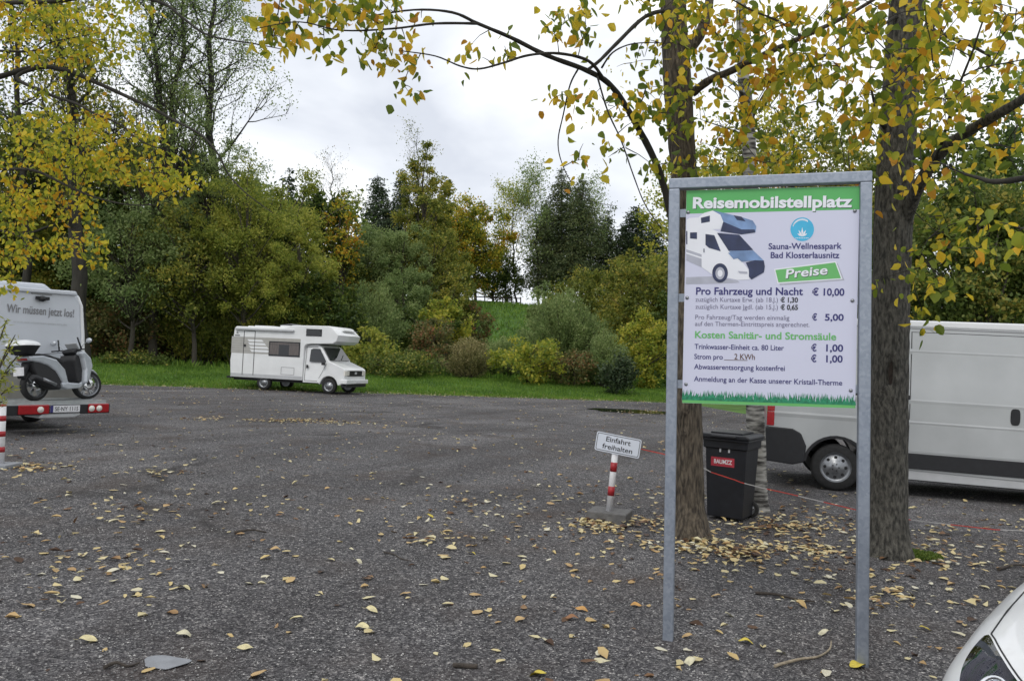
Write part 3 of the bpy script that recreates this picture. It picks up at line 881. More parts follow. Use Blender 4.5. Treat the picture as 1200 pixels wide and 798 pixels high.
# ================================================================== panel van on the right
def build_van():
    o = G(978, 575)
    Mx = frame(o, math.radians(-16)) @ Matrix.Rotation(math.radians(0.7), 4, 'Y')
    root = thing('panel_van', 'white panel van parked behind the right tree with black bumper and sliding door', 'van', matrix=Mx)
    W = 2.02; R0 = 0.43; wb = 3.45
    def arch(cx, r, z0, n=14):
        a0 = math.asin((z0 - .34) / r)
        return [(cx + r * math.cos(math.pi - a0 - (math.pi - 2 * a0) * k / n), .34 + r * math.sin(math.pi - a0 - (math.pi - 2 * a0) * k / n)) for k in range(n + 1)]
    low = [(-.95, .42), (-.97, 1.385)] + [(3.85, 1.385), (4.1, 1.3), (4.42, 1.12), (4.47, .9), (4.47, .35)] + arch(wb, R0, .36)[::-1] + arch(0, R0, .40)[::-1]
    mb = MB(); mb.prism(low, 0, W)
    mb.build('body', M['van_paint'], root, bevel=0.014)
    up = [(-.97, 1.388), (-.93, 2.44), (2.85, 2.45), (3.05, 2.40), (3.80, 1.46), (3.86, 1.388)]
    t = lambda z: (z - 1.388) * .085
    mb = MB(); mb.prism(up, 0.001, W - .001, 0, t, lambda z: -t(z))
    mb.build('upper_body', M['van_paint'], root, bevel=0.012)
    mb = MB(); mb.prism([(-.90, 2.442), (-.88, 2.535), (2.6, 2.56), (2.9, 2.50), (2.98, 2.45)], .10, W - .10)
    rf = mb.build('roof', M['white_paint'], root, bevel=0.03, seg=3)
    # door, seams and pressed ridges
    def side(x0, x1, z0, z1, proud, name, m, par=root, bev=0.0):
        mb = MB()
        f = lambda z: 0 if z < 1.388 else t(z)
        vs = [(x0, f(z0) - proud, z0), (x1, f(z0) - proud, z0), (x1, f(z1) - proud, z1), (x0, f(z1) - proud, z1),
              (x0, f(z0) + .004, z0), (x1, f(z0) + .004, z0), (x1, f(z1) + .004, z1), (x0, f(z1) + .004, z1)]
        mb.add(vs, [(0, 1, 2, 3), (7, 6, 5, 4), (0, 4, 5, 1), (1, 5, 6, 2), (2, 6, 7, 3), (3, 7, 4, 0)])
        return mb.build(name, m, par, bevel=bev)
    d = side(.955, 2.42, .66, 1.386, .006, 'sliding_door', M['van_paint'], bev=0.003)
    side(.955, 2.42, 1.390, 2.37, .006, 'door_upper', M['van_paint'], d, bev=0.003)
    for x in (.943, 2.43): side(x, x + .009, .64, 1.386, .0015, 'door_seam', M['dark_gap'], d); side(x, x + .009, 1.39, 2.38, .0015, 'door_seam', M['dark_gap'], d)
    side(.94, 2.45, 2.372, 2.380, .0015, 'door_seam', M['dark_gap'], d)
    for z, x0, x1 in ((2.12, -.9, 3.0), (1.41, -.95, 3.75), (1.10, -.90, 3.9)):
        mb = MB(); f = (0 if z < 1.388 else t(z))
        mb.prism([(x0, z - .035), (x1, z - .035), (x1, z), (x0, z)], f - .0005, f + .004)
        pts = [(x0, f - .001 if z < 1.388 else t(z - .07) - .001, z - .07), (x1, f - .001 if z < 1.388 else t(z - .07) - .001, z - .07), (x1, f - .011, z - .02), (x0, f - .011, z - .02), (x0, f - .003, z + .012), (x1, f - .003, z + .012)]
        mb = MB(); mb.add(pts, [(0, 1, 2, 3), (3, 2, 5, 4)], 0)
        mb.build('pressed_ridge', M['van_paint'], root)
    side(-.93, 2.95, 2.425, 2.438, .004, 'roof_gutter', M['grey_trim'])
    mb = MB(); mb.box(-.85, 0.93, -.006, .0, 1.415 - .05 + .05, 1.445); mb.build('door_rail', M['dark_gap'], root)
    mb = MB(); mb.box(.90, .95, -.014, .0, 1.40, 1.46); mb.build('rail_end', M['black_plastic'], root, bevel=.004)
    # handle with recess
    mb = MB(); pts = []
    for k in range(20):
        a = 6.2832 * k / 20
        pts.append((2.28 + .060 * abs(math.cos(a)) ** .6 * (1 if math.cos(a) > 0 else -1), 1.25 + .115 * abs(math.sin(a)) ** .6 * (1 if math.sin(a) > 0 else -1)))
    mb.prism(pts, -.016, 0); h = mb.build('handle', M['black_plastic'], d, bevel=.004)
    # rub strip and sill
    mb = MB(); mb.prism([(.50, .42), (.46, .64), (2.98, .64), (2.95, .42)], -.022, .0); mb.build('rub_strip', M['black_plastic'], root, bevel=.008)
    mb = MB(); mb.prism([(.48, .26), (.50, .415), (2.97, .415), (2.98, .26)], .015, .10); mb.build('sill', M['light_trim'], root, bevel=.01)
    mb = MB(); mb.box(-.3, 4.3, .12, W - .12, .24, .40); mb.build('underbody', M['dark_gap'], root)
    # rear bumper wraps round the corner
    bp = [(-1.0, .36), (-1.0, .86), (-.93, .87), (-.62, .86), (-.50, .80), (-.42, .62), (-.44, .38), (-.60, .33)]
    mb = MB(); mb.prism(bp, -.03, .20); mb.prism([(x, z) for x, z in bp], W - .20, W + .03); mb.box(-1.02, -.93, .20, W - .20, .36, .62)
    mb.build('bumper', M['black_plastic'], root, bevel=.018)
    # arches lined in black
    for cx in (0, wb):
        for y0, y1 in ((-.012, .30), (W - .30, W + .012)):
            mb = MB()
            outer = arch(cx, R0 + .035, .40); inner = arch(cx, R0 - .008, .40)
            n = len(outer)
            vs = [(x, y0, z) for x, z in outer] + [(x, y0, z) for x, z in inner] + [(x, y1, z) for x, z in inner]
            fs = [(i, i + 1, i + 1 + n, i + n) for i in range(n - 1)] + [(i + n, i + 1 + n, i + 1 + 2 * n, i + 2 * n) for i in range(n - 1)]
            mb.add(vs, fs); mb.build('wheel_arch', M['black_plastic'], root)
    # taillight
    for y0, y1 in ((-.012, .12), (W - .12, W + .012)):
        mb = MB()
        for z0, z1, m in ((.885, 1.10, 0), (1.10, 1.26, 0), (1.26, 1.36, 1), (1.36, 1.62, 0), (1.62, 1.72, 1)):
            mb.box(-.99, -.885, y0, y1, z0, z1 - .003, m)
        mb.build('tail_light', [M['red_lamp'], M['clear_lamp']], root, bevel=.008)
    for cy, s in ((.12, -1), (W - .12, 1)):
        for cx in (0, wb): wheel(root, (cx, cy, .34), .34, .22, s)
    # cab
    side(2.62, 3.52, 1.46, 2.16, .004, 'window', M['glass'])
    mb = MB(); mb.add([(3.12, .22, 2.33), (3.12, W - .22, 2.33), (3.79, W - .13, 1.50), (3.79, .13, 1.50)], [(0, 1, 2, 3)]);
    for i in range(4): mb.v[i] = (mb.v[i][0] + .012, mb.v[i][1], mb.v[i][2] + .01)
    mb.build('windscreen', M['glass'], root)
    for y in (.05, W - .45):
        mb = MB(); mb.box(4.36, 4.475, y, y + .4, .82, 1.06); mb.build('headlight', M['clear_lamp'], root, bevel=.03)
    mb = MB(); mb.box(4.40, 4.52, .02, W - .02, .34, .66); mb.build('bumper', M['black_plastic'], root, bevel=.03)
    mb = MB(); mb.box(4.44, 4.485, .5, W - .5, .70, 1.0); mb.build('grille', M['dark_gap'], root, bevel=.01)
    for y, s in ((-.16, 1), (W + .02, 1)):
        mb = MB(); mb.box(3.45, 3.56, y, y + .14, 1.45, 1.82); mb.build('mirror', M['black_plastic'], root, bevel=.03)
build_van()

# ================================================================== overcab camper
def build_camper():
    o = G(307.5, 457)
    Mx = frame(o, math.radians(-14))
    root = thing('motorhome', 'older white overcab camper with beige stripe parked across the far grass edge', 'camper', matrix=Mx)
    S = local_plane(Mx)
    def C(cx, cy): return S(250 + cx / 6.316, 365 + cy / 6.316)
    W = 2.1
    hp = [(-1.58, .50), (-1.63, 1.2), (-1.50, 2.56), (-1.42, 2.66), (.85, 2.66), (1.25, 2.79), (2.90, 2.81), (3.02, 2.77), (3.38, 2.44), (3.30, 2.18), (3.12, 2.08), (2.1, 2.03), (1.92, 2.0), (1.84, 1.88), (1.82, .50)]
    mb = MB(); mb.prism(hp, 0, W)
    body = mb.build('body', M['cream_paint'], root, bevel=.035, seg=3)
    # bulging alcove front
    mb = MB(); n = 9
    sec = [(2.95, 2.79), (3.36, 2.44), (3.28, 2.19), (3.05, 2.085)]
    vs = []
    for j in range(n):
        t = j / (n - 1); y = .02 + (W - .04) * t; b = .26 * (1 - abs(2 * t - 1) ** 3)
        for k, (x, z) in enumerate(sec): vs.append((x + b * (0.25, 1, .95, .2)[k], y, z))
    fs = [(j * 4 + k, (j + 1) * 4 + k, (j + 1) * 4 + k + 1, j * 4 + k + 1) for j in range(n - 1) for k in range(3)]
    mb.add(vs, fs, 0, False)
    mb.build('alcove_nose', M['cream_paint'], root)
    for j in range(3):
        y = .55 + .3 * j
        mb = MB(); mb.bar((3.34, y, 2.60), (3.40, y + .25, 2.55), .03, .02); 
    mb = MB(); mb.bar((3.36, .45, 2.655), (3.36, 1.65, 2.655), .16, .012); mb.build('alcove_moulding', M['light_trim'], root)
    # stripe band with ribs
    def rect(x0, x1, z0, z1, y, m, name, par=body, bev=0):
        mb = MB(); mb.box(x0, x1, y, .0, z0, z1); return mb.build(name, m, par, bevel=bev)
    st = rect(-1.60, 1.66, 1.52, 2.22, -.004, M['beige_stripe'], 'stripe_band')
    for k in range(7):
        z = 1.58 + .1 * k
        rect(-1.59, .15, z, z + .016, -.007, M['light_trim'], 'stripe_line', body)
    for k in range(4):
        z0 = 2.12 - .145 * k
        mb = MB(); a = -.85 + .05 * k; b = -.15 + .13 * k
        mb.prism([(a, z0), (b, z0), (b + .09, z0 - .09), (a + .09, z0 - .09)], -.009, -.001); mb.build('white_chevron', M['white_paint'], body)
    rect(-1.57, 1.81, .505, .66, -.003, M['light_trim'], 'skirt')
    # awning
    mb = MB(); mb.prism([(-1.42, 2.50), (-1.42, 2.60), (1.35, 2.60), (1.35, 2.50)], -.11, -.002); mb.build('awning', M['light_trim'], root, bevel=.03)
    # window
    x0, x1, z0, z1 = .20, 1.66, 1.46, 2.08
    w = rect(x0, x1, z0, z1, -.022, M['black_plastic'], 'window', root, .01)
    mb = MB(); mb.box(x0 + .04, x1 - .04, -.026, -.021, z0 + .04, z1 - .04); mb.build('pane', M['glass'], w)
    for ca, cb in ((x0 + .05, x0 + .48), (x1 - .50, x1 - .05)):
        mb = MB(); mb.box(ca, cb, -.0275, -.0262, z0 + .07, z1 - .14); mb.build('curtain', M['curtain'], w)
    mb = MB(); mb.box(x0 + .06, x1 - .06, -.0277, -.0263, z1 - .13, z1 - .05); mb.build('pelmet', M['curtain'], w)
    w = rect(1.90, 2.62, 2.36, 2.66, -.015, M['black_plastic'], 'alcove_window', root, .01)
    mb = MB(); mb.prism([(1.94, 2.39), (1.94, 2.63), (2.48, 2.63), (2.60, 2.50), (2.60, 2.39)], -.02, -.014); mb.build('pane', M['glass'], w)
    # rear door
    for x in (-1.02, -.50): rect(x, x + .022, .60, 2.48, -.012, M['dark_gap'], 'door_seam')
    rect(-1.0, -.50, 2.47, 2.49, -.012, M['dark_gap'], 'door_seam')
    rect(-.98, -.90, 1.80, 1.90, -.04, M['black_plastic'], 'door_handle', root, .01)
    for a in ((.82, 1.42, .70, 1.0),): 
        for q in ((a[0], a[1], a[3], a[3] + .015), (a[0], a[1], a[2], a[2] + .015), (a[0], a[0] + .015, a[2], a[3]), (a[1], a[1] + .015, a[2], a[3])): rect(*q, -.008, M['grey_trim'], 'locker_seam')
    # emblem and small lettering at rear top
    mb = MB(); mb.add([(-1.40, -.003, 2.34), (-1.34, -.003, 2.46), (-1.28, -.003, 2.34)], [(0, 1, 2)]); mb.box(-1.46, -1.22, -.004, -.002, 2.24, 2.30); mb.build('logo', M['grey_trim'], body)
    # roof
    for x0, x1, y0, y1, h in ((-.75, .2, .3, 1.2, .07), (-1.2, -.85, .5, 1.3, .05), (.35, 1.0, .5, 1.3, .12)):
        mb = MB(); mb.prism([(x0, 2.655), (x0 + .04, 2.66 + h), (x1 - .06, 2.66 + h), (x1, 2.655)], y0, y1); mb.build('roof_hatch', M['cream_paint'], root, bevel=.015)
    mb = MB(); mb.prism([(.35, 2.79), (.9, 2.86), (.95, 2.84), (.4, 2.77)], .5, 1.3); mb.build('raised_skylight', M['grey_trim'], root)
    # cab
    cab = [(1.825, .42), (1.825, 1.98), (2.42, 2.02), (2.56, 1.94), (3.00, 1.34), (3.12, 1.30), (3.62, 1.10), (3.72, 1.02), (3.74, .46), (3.42, .40)]
    ar = [(3.02 + .40 * math.cos(a), .33 + .40 * math.sin(a)) for a in [math.pi * k / 12 for k in range(13)]]
    cab = cab[:-1] + [(3.44, .36)] + ar[1:-1] + [(2.60, .36)] + [(2.55, .42)]
    mb = MB(); tl = lambda z: max(0, z - 1.25) * .16
    mb.prism([p for p in cab], .03, W - .03, 0, tl, lambda z: -tl(z))
    cb = mb.build('cab', M['cream_paint'], root, bevel=.03, seg=2)
    def cabq(pts, off, name, m, par=cb):
        mb = MB(); mb.add([(x, .03 + tl(z) - off, z) for x, z in pts] , [list(range(len(pts)))]); return mb.build(name, m, par)
    cabq([(2.10, 1.30), (2.10, 1.80), (2.20, 1.85), (2.52, 1.85), (2.86, 1.34), (2.82, 1.30)], .008, 'side_window', M['glass'])
    for q in ([(1.90, .52), (1.915, .52), (1.915, 1.92), (1.90, 1.92)], [(2.56, .62), (2.575, .62), (2.90, 1.25), (2.885, 1.25)], [(1.90, .50), (2.5, .50), (2.5, .515), (1.90, .515)], [(1.9, 1.91), (2.42, 1.91), (2.42, 1.925), (1.9, 1.925)]):
        cabq(q, .008, 'door_seam', M['dark_gap'])
    mb = MB(); mb.box(1.98, 2.06, -.01, .03, 1.02, 1.16); mb.build('handle', M['black_plastic'], cb, bevel=.01)
    mb = MB(); mb.box(2.74, 2.86, -.16, .0, 1.18, 1.30); mb.build('mirror', M['black_plastic'], root, bevel=.02)
    mb = MB(); mb.box(2.70, 2.80, W, W + .16, 1.3, 1.5); mb.build('mirror', M['black_plastic'], root, bevel=.02)
    mb = MB(); mb.add([(2.62, .22, 1.90), (2.62, W - .22, 1.90), (3.00, W - .10, 1.38), (3.00, .10, 1.38)], [(0, 1, 2, 3)])
    mb.v = [(a + .012, b, c + .012) for a, b, c in mb.v]; mb.build('windscreen', M['glass'], cb)
    mb = MB(); mb.bar((3.02, .4, 1.40), (2.85, 1.0, 1.62), .02, .02); mb.bar((3.02, 1.1, 1.40), (2.85, 1.6, 1.62), .02, .02); mb.build('wiper', M['black_plastic'], cb)
    mb = MB(); mb.box(3.70, 3.745, .30, W - .30, .76, .99); mb.build('grille', M['black_plastic'], cb)
    mb = MB(); mb.box(3.745, 3.75, .95, 1.15, .84, .94); mb.build('badge', M['light_trim'], cb)
    for y in (.12, W - .42):
        mb = MB(); mb.box(3.70, 3.765, y, y + .30, .78, .98); mb.build('headlight', M['clear_lamp'], cb, bevel=.015)
    mb = MB(); mb.box(3.68, 3.755, .03, .11, .78, .98); mb.build('indicator', M['clear_lamp'], cb)
    mb = MB(); mb.box(3.55, 3.86, -.0, W, .44, .62); mb.build('bumper', M['cream_paint'], root, bevel=.03)
    mb = MB(); mb.box(3.55, 3.80, .1, W - .1, .30, .44); mb.build('lower_valance', M['black_plastic'], root)
    mb = MB(); mb.box(3.862, 3.872, .8, 1.3, .48, .59); mb.build('number_plate', M['post_white'], root)
    mb = MB(); mb.box(-1.5, 2.6, .15, W - .15, .38, .52); mb.box(-1.75, -1.5, .0, W, .44, .52); mb.build('underbody', M['dark_gap'], root)
    for cy, s in ((.14, -1), (W - .14, 1)):
        wheel(root, (0, cy, .32), .32, .2, s); wheel(root, (3.02, cy, .32), .32, .2, s)
    mb = MB(); mb.box(-.42, .45, .02, .35, .46, .70); mb.build('wheel_housing', M['dark_gap'], root)
build_camper()

# ================================================================== motorhome on the left
TH_L = math.radians(58)
def build_left_motorhome():
    o = G(97, 501)
    Mx = frame(o, TH_L)
    root = thing('motorhome', 'white motorhome rear with Wir müssen jetzt los lettering and a loaded carrier', 'motorhome', matrix=Mx)
    W = 2.28
    # rear outline (x across, z) swept forward with rounded top corners
    def outline(s=0.0):
        pts = [(-W + .0 + s, .40), (-W + s, 1.6), (-W + .05 + s, 2.40)]
        pts += [(-W + .10 + s, 2.50), (-W + .28, 2.56)]
        pts += [(-.36, 2.63 - s), (-.24 - s, 2.60 - s), (-.16 - s, 2.52 - s), (-.11 - s, 2.40), (-.03 - s, 1.6), (0 - s, .95), (0 - s, .40)]
        return pts
    mb = MB(); mb.prism(outline(), 0.06, 6.4)
    body = mb.build('body', M['motor_paint'], root, bevel=.06, seg=4)
    mb = MB(); mb.prism([(x * .93 - .08, z - .04 if z > 2 else z) for x, z in outline()], .02, .10)
    rear = mb.build('rear_wall', M['motor_paint'], root, bevel=.03, seg=3)
    # corner strips
    mb = MB(); mb.tube([(-.055, .03, .55), (-.06, .03, 1.2), (-.10, .03, 1.8), (-.16, .04, 2.35), (-.24, .05, 2.52)], .035, 8); mb.build('corner_strip', M['white_paint'], root)
    mb = MB(); mb.prism([(-1.95, 2.56), (-1.9, 2.70), (-.62, 2.74), (-.45, 2.62)], .5, 1.3); mb.build('roof_box', M['motor_paint'], root, bevel=.04)
    mb = MB(); mb.prism([(-W + .2, 2.50), (-W + .2, 2.58), (-.30, 2.62), (-.26, 2.54)], -.03, .12); mb.build('spoiler', M['motor_paint'], root, bevel=.02)
    mb = MB(); mb.box(-W + .02, -.02, .0, .03, .42, 1.02); mb.build('rear_skirt', M['beige_stripe'], root, bevel=.02)
    mb = MB(); mb.box(-W + .02, -.03, -.004, .016, 1.02, 1.05); mb.build('trim_line', M['grey_trim'], root)
    # camera
    mb = MB(); mb.box(-1.02, -.80, -.05, .02, 2.40, 2.46); mb.lathe([(.05, .02), (.055, -.03), (.045, -.08), (.001, -.09)], (-.93, -.02, 2.42), 'y', 16); mb.build('rear_camera', M['black_plastic'], root)
    mb = MB(); mb.box(-1.10, -.74, -.004, .02, 2.50, 2.515); mb.build('camera_label', M['grey_trim'], root)
    # slogan
    mb = MB(); put_text(mb, 'Wir müssen jetzt los!', (-1.50, 2.13), (-.30, 2.125), .145, .010, 0, 0.015)
    mb.build('lettering', M['grey_trim'], rear)
    mb = MB(); put_text(mb, 'www.wir-muessen-jetzt-los.de', (-1.38, 1.955), (-.42, 1.955), .035, .010, 0, 0.0)
    mb.build('small_lettering', M['light_trim'], rear)
    mb = MB(); mb.box(-W + .1, -.1, .12, 6.2, .30, .45); mb.build('underbody', M['dark_gap'], root)
    for cx in (-W + .16, -.16):
        T = MB(); c = (cx, 1.6, .34)
        T.lathe([(.2, -.11), (.31, -.11), (.34, -.08), (.34, .08), (.31, .11), (.2, .11)], c, 'x', 30)
        T.lathe([(.2, -.09), (.001, -.06)], c, 'x', 20, 1); T.lathe([(.2, .09), (.001, .06)], c, 'x', 20, 1)
        T.build('wheel', [M['rubber'], M['steel']], root)
    # carrier
    mb = MB(); mb.box(-1.98, -.12, -.92, -.22, .555, .585); mb.box(-1.98, -.12, -.94, -.92, .54, .60); mb.box(-1.98, -.12, -.22, -.20, .54, .60)
    for k in range(14): mb.box(-1.9 + k * .13, -1.84 + k * .13, -.84, -.42, .585, .590)
    car = mb.build('scooter_carrier', M['platform'], root)
    mb = MB()
    for x in (-1.75, -.40): mb.bar((x, -.85, .52), (x, .2, .46), .06, .06)
    mb.bar((-1.95, -.95, .50), (-.10, -.95, .50), .07, .08); mb.build('carrier_arm', M['platform'], car)
    mb = MB(); mb.prism([(-1.35, .30), (-1.30, .40), (-.66, .42), (-.60, .36), (-.72, .30)], -1.0, -.5); mb.build('lower_valance', M['light_trim'], car, bevel=.02)
    mb = MB(); mb.box(-2.0, -.08, -1.0, -.965, .36, .53); mb.build('light_board', M['black_plastic'], car, bevel=.01)
    for a, b, inner in ((-1.70, -1.19, -1.34), (-.50, -.11, -.44)):
        mb = MB(); mb.box(a, b, -1.03, -.995, .375, .54)
        lamp = mb.build('lamp_cluster', M['red_lamp'], car, bevel=.02, seg=3)
        for cx in ((inner,) if a < -1 else (inner, inner + .14)):
            mb = MB(); mb.lathe([(.055, 0), (.05, -.012), (.001, -.018)], (cx, -1.03, .455), 'y', 18); mb.build('lamp', M['clear_lamp'], lamp)
    mb = MB(); mb.box(-1.17, -.65, -1.015, -.999, .40, .52); pl = mb.build('number_plate', M['post_white'], car)
    mb = MB(); put_text(mb, 'SE·NY 1115', (-1.09, .425), (-.68, .425), .07, -1.0165, 0, 0.01); mb.build('lettering', M['black_ink'], pl)
    mb = MB(); mb.box(-1.17, -1.12, -1.0165, -1.014, .40, .52); mb.build('blue_field', M['navy_ink'], pl)
    return Mx
ML = build_left_motorhome()

# ================================================================== scooter on the carrier
def build_scooter():
    base = ML @ Vector((-1.32, -.78, .592))
    Mx = Matrix.Translation(base) @ Matrix.Rotation(math.radians(19), 4, 'Z') @ ML.to_3x3().to_4x4() @ Matrix.Rotation(math.radians(-6), 4, 'X') @ Matrix.Diagonal((.96, 1.05, .92, 1))
    root = thing('scooter', 'silver white motor scooter with white top case strapped on the rear carrier', 'scooter', matrix=Mx)
    r = .29; wb = 1.26
    def wheel_s(cx, cy, turn=0.0):
        T = MB(); c = (0, 0, 0)
        T.lathe([(r - .065, -.04), (r - .02, -.055), (r, -.03), (r + .004, 0), (r, .03), (r - .02, .055), (r - .065, .04), (r - .065, -.04)], c, 'y', 40)
        w = T.build('wheel', M['rubber'], root)
        R = MB()
        R.lathe([(r - .06, -.045), (r - .085, -.03), (r - .085, .03), (r - .06, .045)], c, 'y', 40)
        R.lathe([(.055, -.05), (.06, 0), (.055, .05), (.001, .05)], c, 'y', 20); R.lathe([(.055, -.05), (.001, -.05)], c, 'y', 20)
        for k in range(6):
            a = 6.2832 * k / 6
            for da in (-.13, .13):
                R.bar((.05 * math.cos(a), 0, .05 * math.sin(a)), ((r - .08) * math.cos(a + da), 0, (r - .08) * math.sin(a + da)), .02, .028)
        R.build('rim', M['steel'], w)
        D = MB(); D.lathe([(.11, -.06), (.11, -.064), (.05, -.064)], c, 'y', 24); D.build('brake_disc', M['chrome'], w)
        w.location = (cx, cy, r); w.rotation_euler = (0, 0, turn)
        return w
    wheel_s(0, 0); wheel_s(wb, 0, math.radians(-14))
    def pr(name, pts, hw, m, bev=.02, par=root, taper=None):
        mb = MB(); mb.prism(pts, -hw, hw, 0, *( (taper, (lambda z: -taper(z))) if taper else (None, None)))
        return mb.build(name, m, par, bevel=bev, seg=3)
    # tail body, seat, step-through, leg shield
    pr('rear_body', [(-.24, .80), (-.28, .92), (.05, .95), (.36, .86), (.56, .62), (.62, .38), (.66, .30), (.52, .27), (.44, .40), (.33, .57), (.14, .71), (-.05, .77)], .155, M['silver_panel'], .035)
    pr('engine_cover', [(-.16, .79), (.15, .77), (.38, .60), (.49, .36), (.46, .20), (.12, .20), (-.06, .40), (-.14, .60)], .135, M['seat_black'], .03)
    pr('seat', [(-.18, .895), (-.2, .95), (-.02, .99), (.20, .97), (.30, .93), (.50, .88), (.56, .80), (.52, .74), (.36, .84), (.1, .90)], .14, M['seat_black'], .045)
    pr('footboard', [(.46, .24), (.44, .33), (.60, .34), (.90, .32), (.98, .40), (1.02, .32), (.92, .22), (.6, .20)], .17, M['silver_panel'], .03)
    pr('inner_shield', [(.84, .34), (.80, .62), (.76, .86), (.80, .98), (.90, 1.0), (.94, .80), (.98, .60), (.98, .36)], .165, M['seat_black'], .03)
    pr('leg_shield', [(.93, .30), (.95, .62), (.90, .90), (.84, 1.04), (.95, 1.10), (1.12, .92), (1.17, .70), (1.10, .48), (1.02, .30)], .24, M['silver_panel'], .05)
    pr('front_mudguard', [(1.0, .52), (1.04, .60), (1.20, .66), (1.38, .62), (1.50, .50), (1.44, .50), (1.34, .58), (1.20, .60), (1.08, .55)], .075, M['silver_panel'], .02)
    mb = MB(); 
    for y in (-.07, .07): mb.tube([(1.0, y, .88), (wb - .01, y, .30)], .022, 10)
    mb.build('fork', M['steel'], root)
    pr('rear_mudguard', [(-.30, .42), (-.34, .52), (-.20, .74), (-.12, .76), (-.20, .60), (-.27, .42)], .06, M['black_plastic'], .01)
    mb = MB(); mb.box(-.345, -.335, -.10, .10, .47, .66); pl = mb.build('number_plate', M['post_white'], root)
    mb = MB(); mb.box(-.27, -.20, -.10, .10, .82, .88); mb.build('tail_light', M['red_lamp'], root, bevel=.02)
    # exhaust on the near side
    mb = MB(); mb.tube([(.42, -.15, .24), (.30, -.17, .25), (.20, -.18, .27)], .02, 10); mb.tube([(.24, -.19, .27), (.10, -.20, .30), (-.22, -.21, .42), (-.28, -.21, .44)], [.045, .06, .062, .05], 16); mb.build('exhaust', M['black_plastic'], root)
    mb = MB(); mb.tube([(.20, -.245, .29), (-.10, -.262, .395)], .032, 12); mb.build('exhaust_shield', M['steel'], root)
    mb = MB(); mb.tube([(-.05, -.1, .72), (.0, -.1, .38)], .035, 12); mb.build('shock_absorber', M['steel'], root)
    # handlebar and cowl
    pr('handlebar_cowl', [(.78, 1.04), (.80, 1.12), (.90, 1.15), (1.02, 1.12), (1.08, 1.02), (1.0, .98), (.86, .98)], .13, M['black_plastic'], .04)
    pr('headlight_cowl', [(.94, .98), (.94, 1.10), (1.04, 1.10), (1.12, 1.02), (1.08, .92)], .12, M['silver_panel'], .04)
    mb = MB()
    for s in (-1, 1):
        mb.tube([(.88, s * .1, 1.10), (.86, s * .22, 1.12), (.80, s * .34, 1.11)], [.016, .017, .018], 10)
        mb.tube([(.90, s * .2, 1.12), (.93, s * .33, 1.11)], .006, 6)
    mb.build('handlebar', M['black_plastic'], root)
    for s in (-1, 1):
        mb = MB(); mb.tube([(.90, s * .17, 1.12), (.90, s * .25, 1.25), (.89, s * .34, 1.31)], .006, 6)
        mb.lathe([(.001, -.02), (.045, -.018), (.065, 0), (.06, .006), (.001, .008)], (.89, s * .37, 1.33), 'x', 20)
        mi = mb.build('mirror', M['silver_panel'], root)
    # tie-down straps to the carrier hoop
    mb = MB(); mb.tube([(.78, -.30, 1.12), (.66, -.32, 1.40)], .014, 8); mb.build('grip_guard', M['black_plastic'], root)
    mb = MB(); mb.tube([(.90, .26, 1.12), (.90, .28, 1.40)], .014, 8); mb.build('grip_guard', M['black_plastic'], root)
    mb = MB(); mb.tube([(.74, -.26, 1.06), (.3, -.18, 1.0), (-.1, -.16, .96), (-.3, -.14, .96)], .008, 6); mb.build('strap', M['black_plastic'], root)
    mb = MB(); mb.prism([(.98, 1.08), (.86, 1.28), (.88, 1.29), (1.02, 1.09)], -.12, .12); mb.build('windshield', M['light_trim'], root, bevel=.004)
    # luggage rack and case
    mb = MB(); mb.bar((-.30, 0, .955), (.0, 0, .955), .22, .02); mb.build('luggage_rack', M['black_plastic'], root)
    def dome(z0, z1, rx0, rx1, ry0, ry1, n=26, k=5):
        mb = MB(); vs = []
        for j in range(k + 1):
            t = j / k
            a = t * math.pi / 2
            if z1 > z0 + .16 or True:
                pass
            rx = rx0 + (rx1 - rx0) * t; ry = ry0 + (ry1 - ry0) * t; z = z0 + (z1 - z0) * t
            for i in range(n):
                th = 6.2832 * i / n; c, s = math.cos(th), math.sin(th)
                e = .62
                vs.append((-.24 + rx * abs(c) ** e * (1 if c > 0 else -1), ry * abs(s) ** e * (1 if s > 0 else -1), z))
        fs = [(j * n + i, j * n + (i + 1) % n, (j + 1) * n + (i + 1) % n, (j + 1) * n + i) for j in range(k) for i in range(n)]
        fs += [list(range(n))[::-1], [k * n + i for i in range(n)]]
        mb.add(vs, fs, 0, True); return mb
    cs = dome(.97, 1.16, .13, .20, .17, .25); case = cs.build('top_case', M['black_plastic'], root)
    mb = MB(); vs = []; n = 26; K = 7
    for j in range(K + 1):
        a = math.pi / 2 * j / K; f = math.cos(a) ** .8 if j < K else 0.02
        for i in range(n):
            th = 6.2832 * i / n; c, s = math.cos(th), math.sin(th)
            vs.append((-.24 + .21 * f * abs(c) ** .62 * (1 if c > 0 else -1), .26 * f * abs(s) ** .62 * (1 if s > 0 else -1), 1.162 + .15 * math.sin(a)))
    mb.add(vs, [(j * n + i, j * n + (i + 1) % n, (j + 1) * n + (i + 1) % n, (j + 1) * n + i) for j in range(K) for i in range(n)], 0, True)
    mb.build('case_lid', M['white_paint'], case)
    for o in [c for c in root.children_recursive if c.type == 'MESH' and c.name.split('.')[0] not in ('wheel', 'rim', 'brake_disc')]:
        for v in o.data.vertices:
            if v.co.z > .5: v.co.z = .5 + (v.co.z - .5) * .80
        o.data.update()
build_scooter()

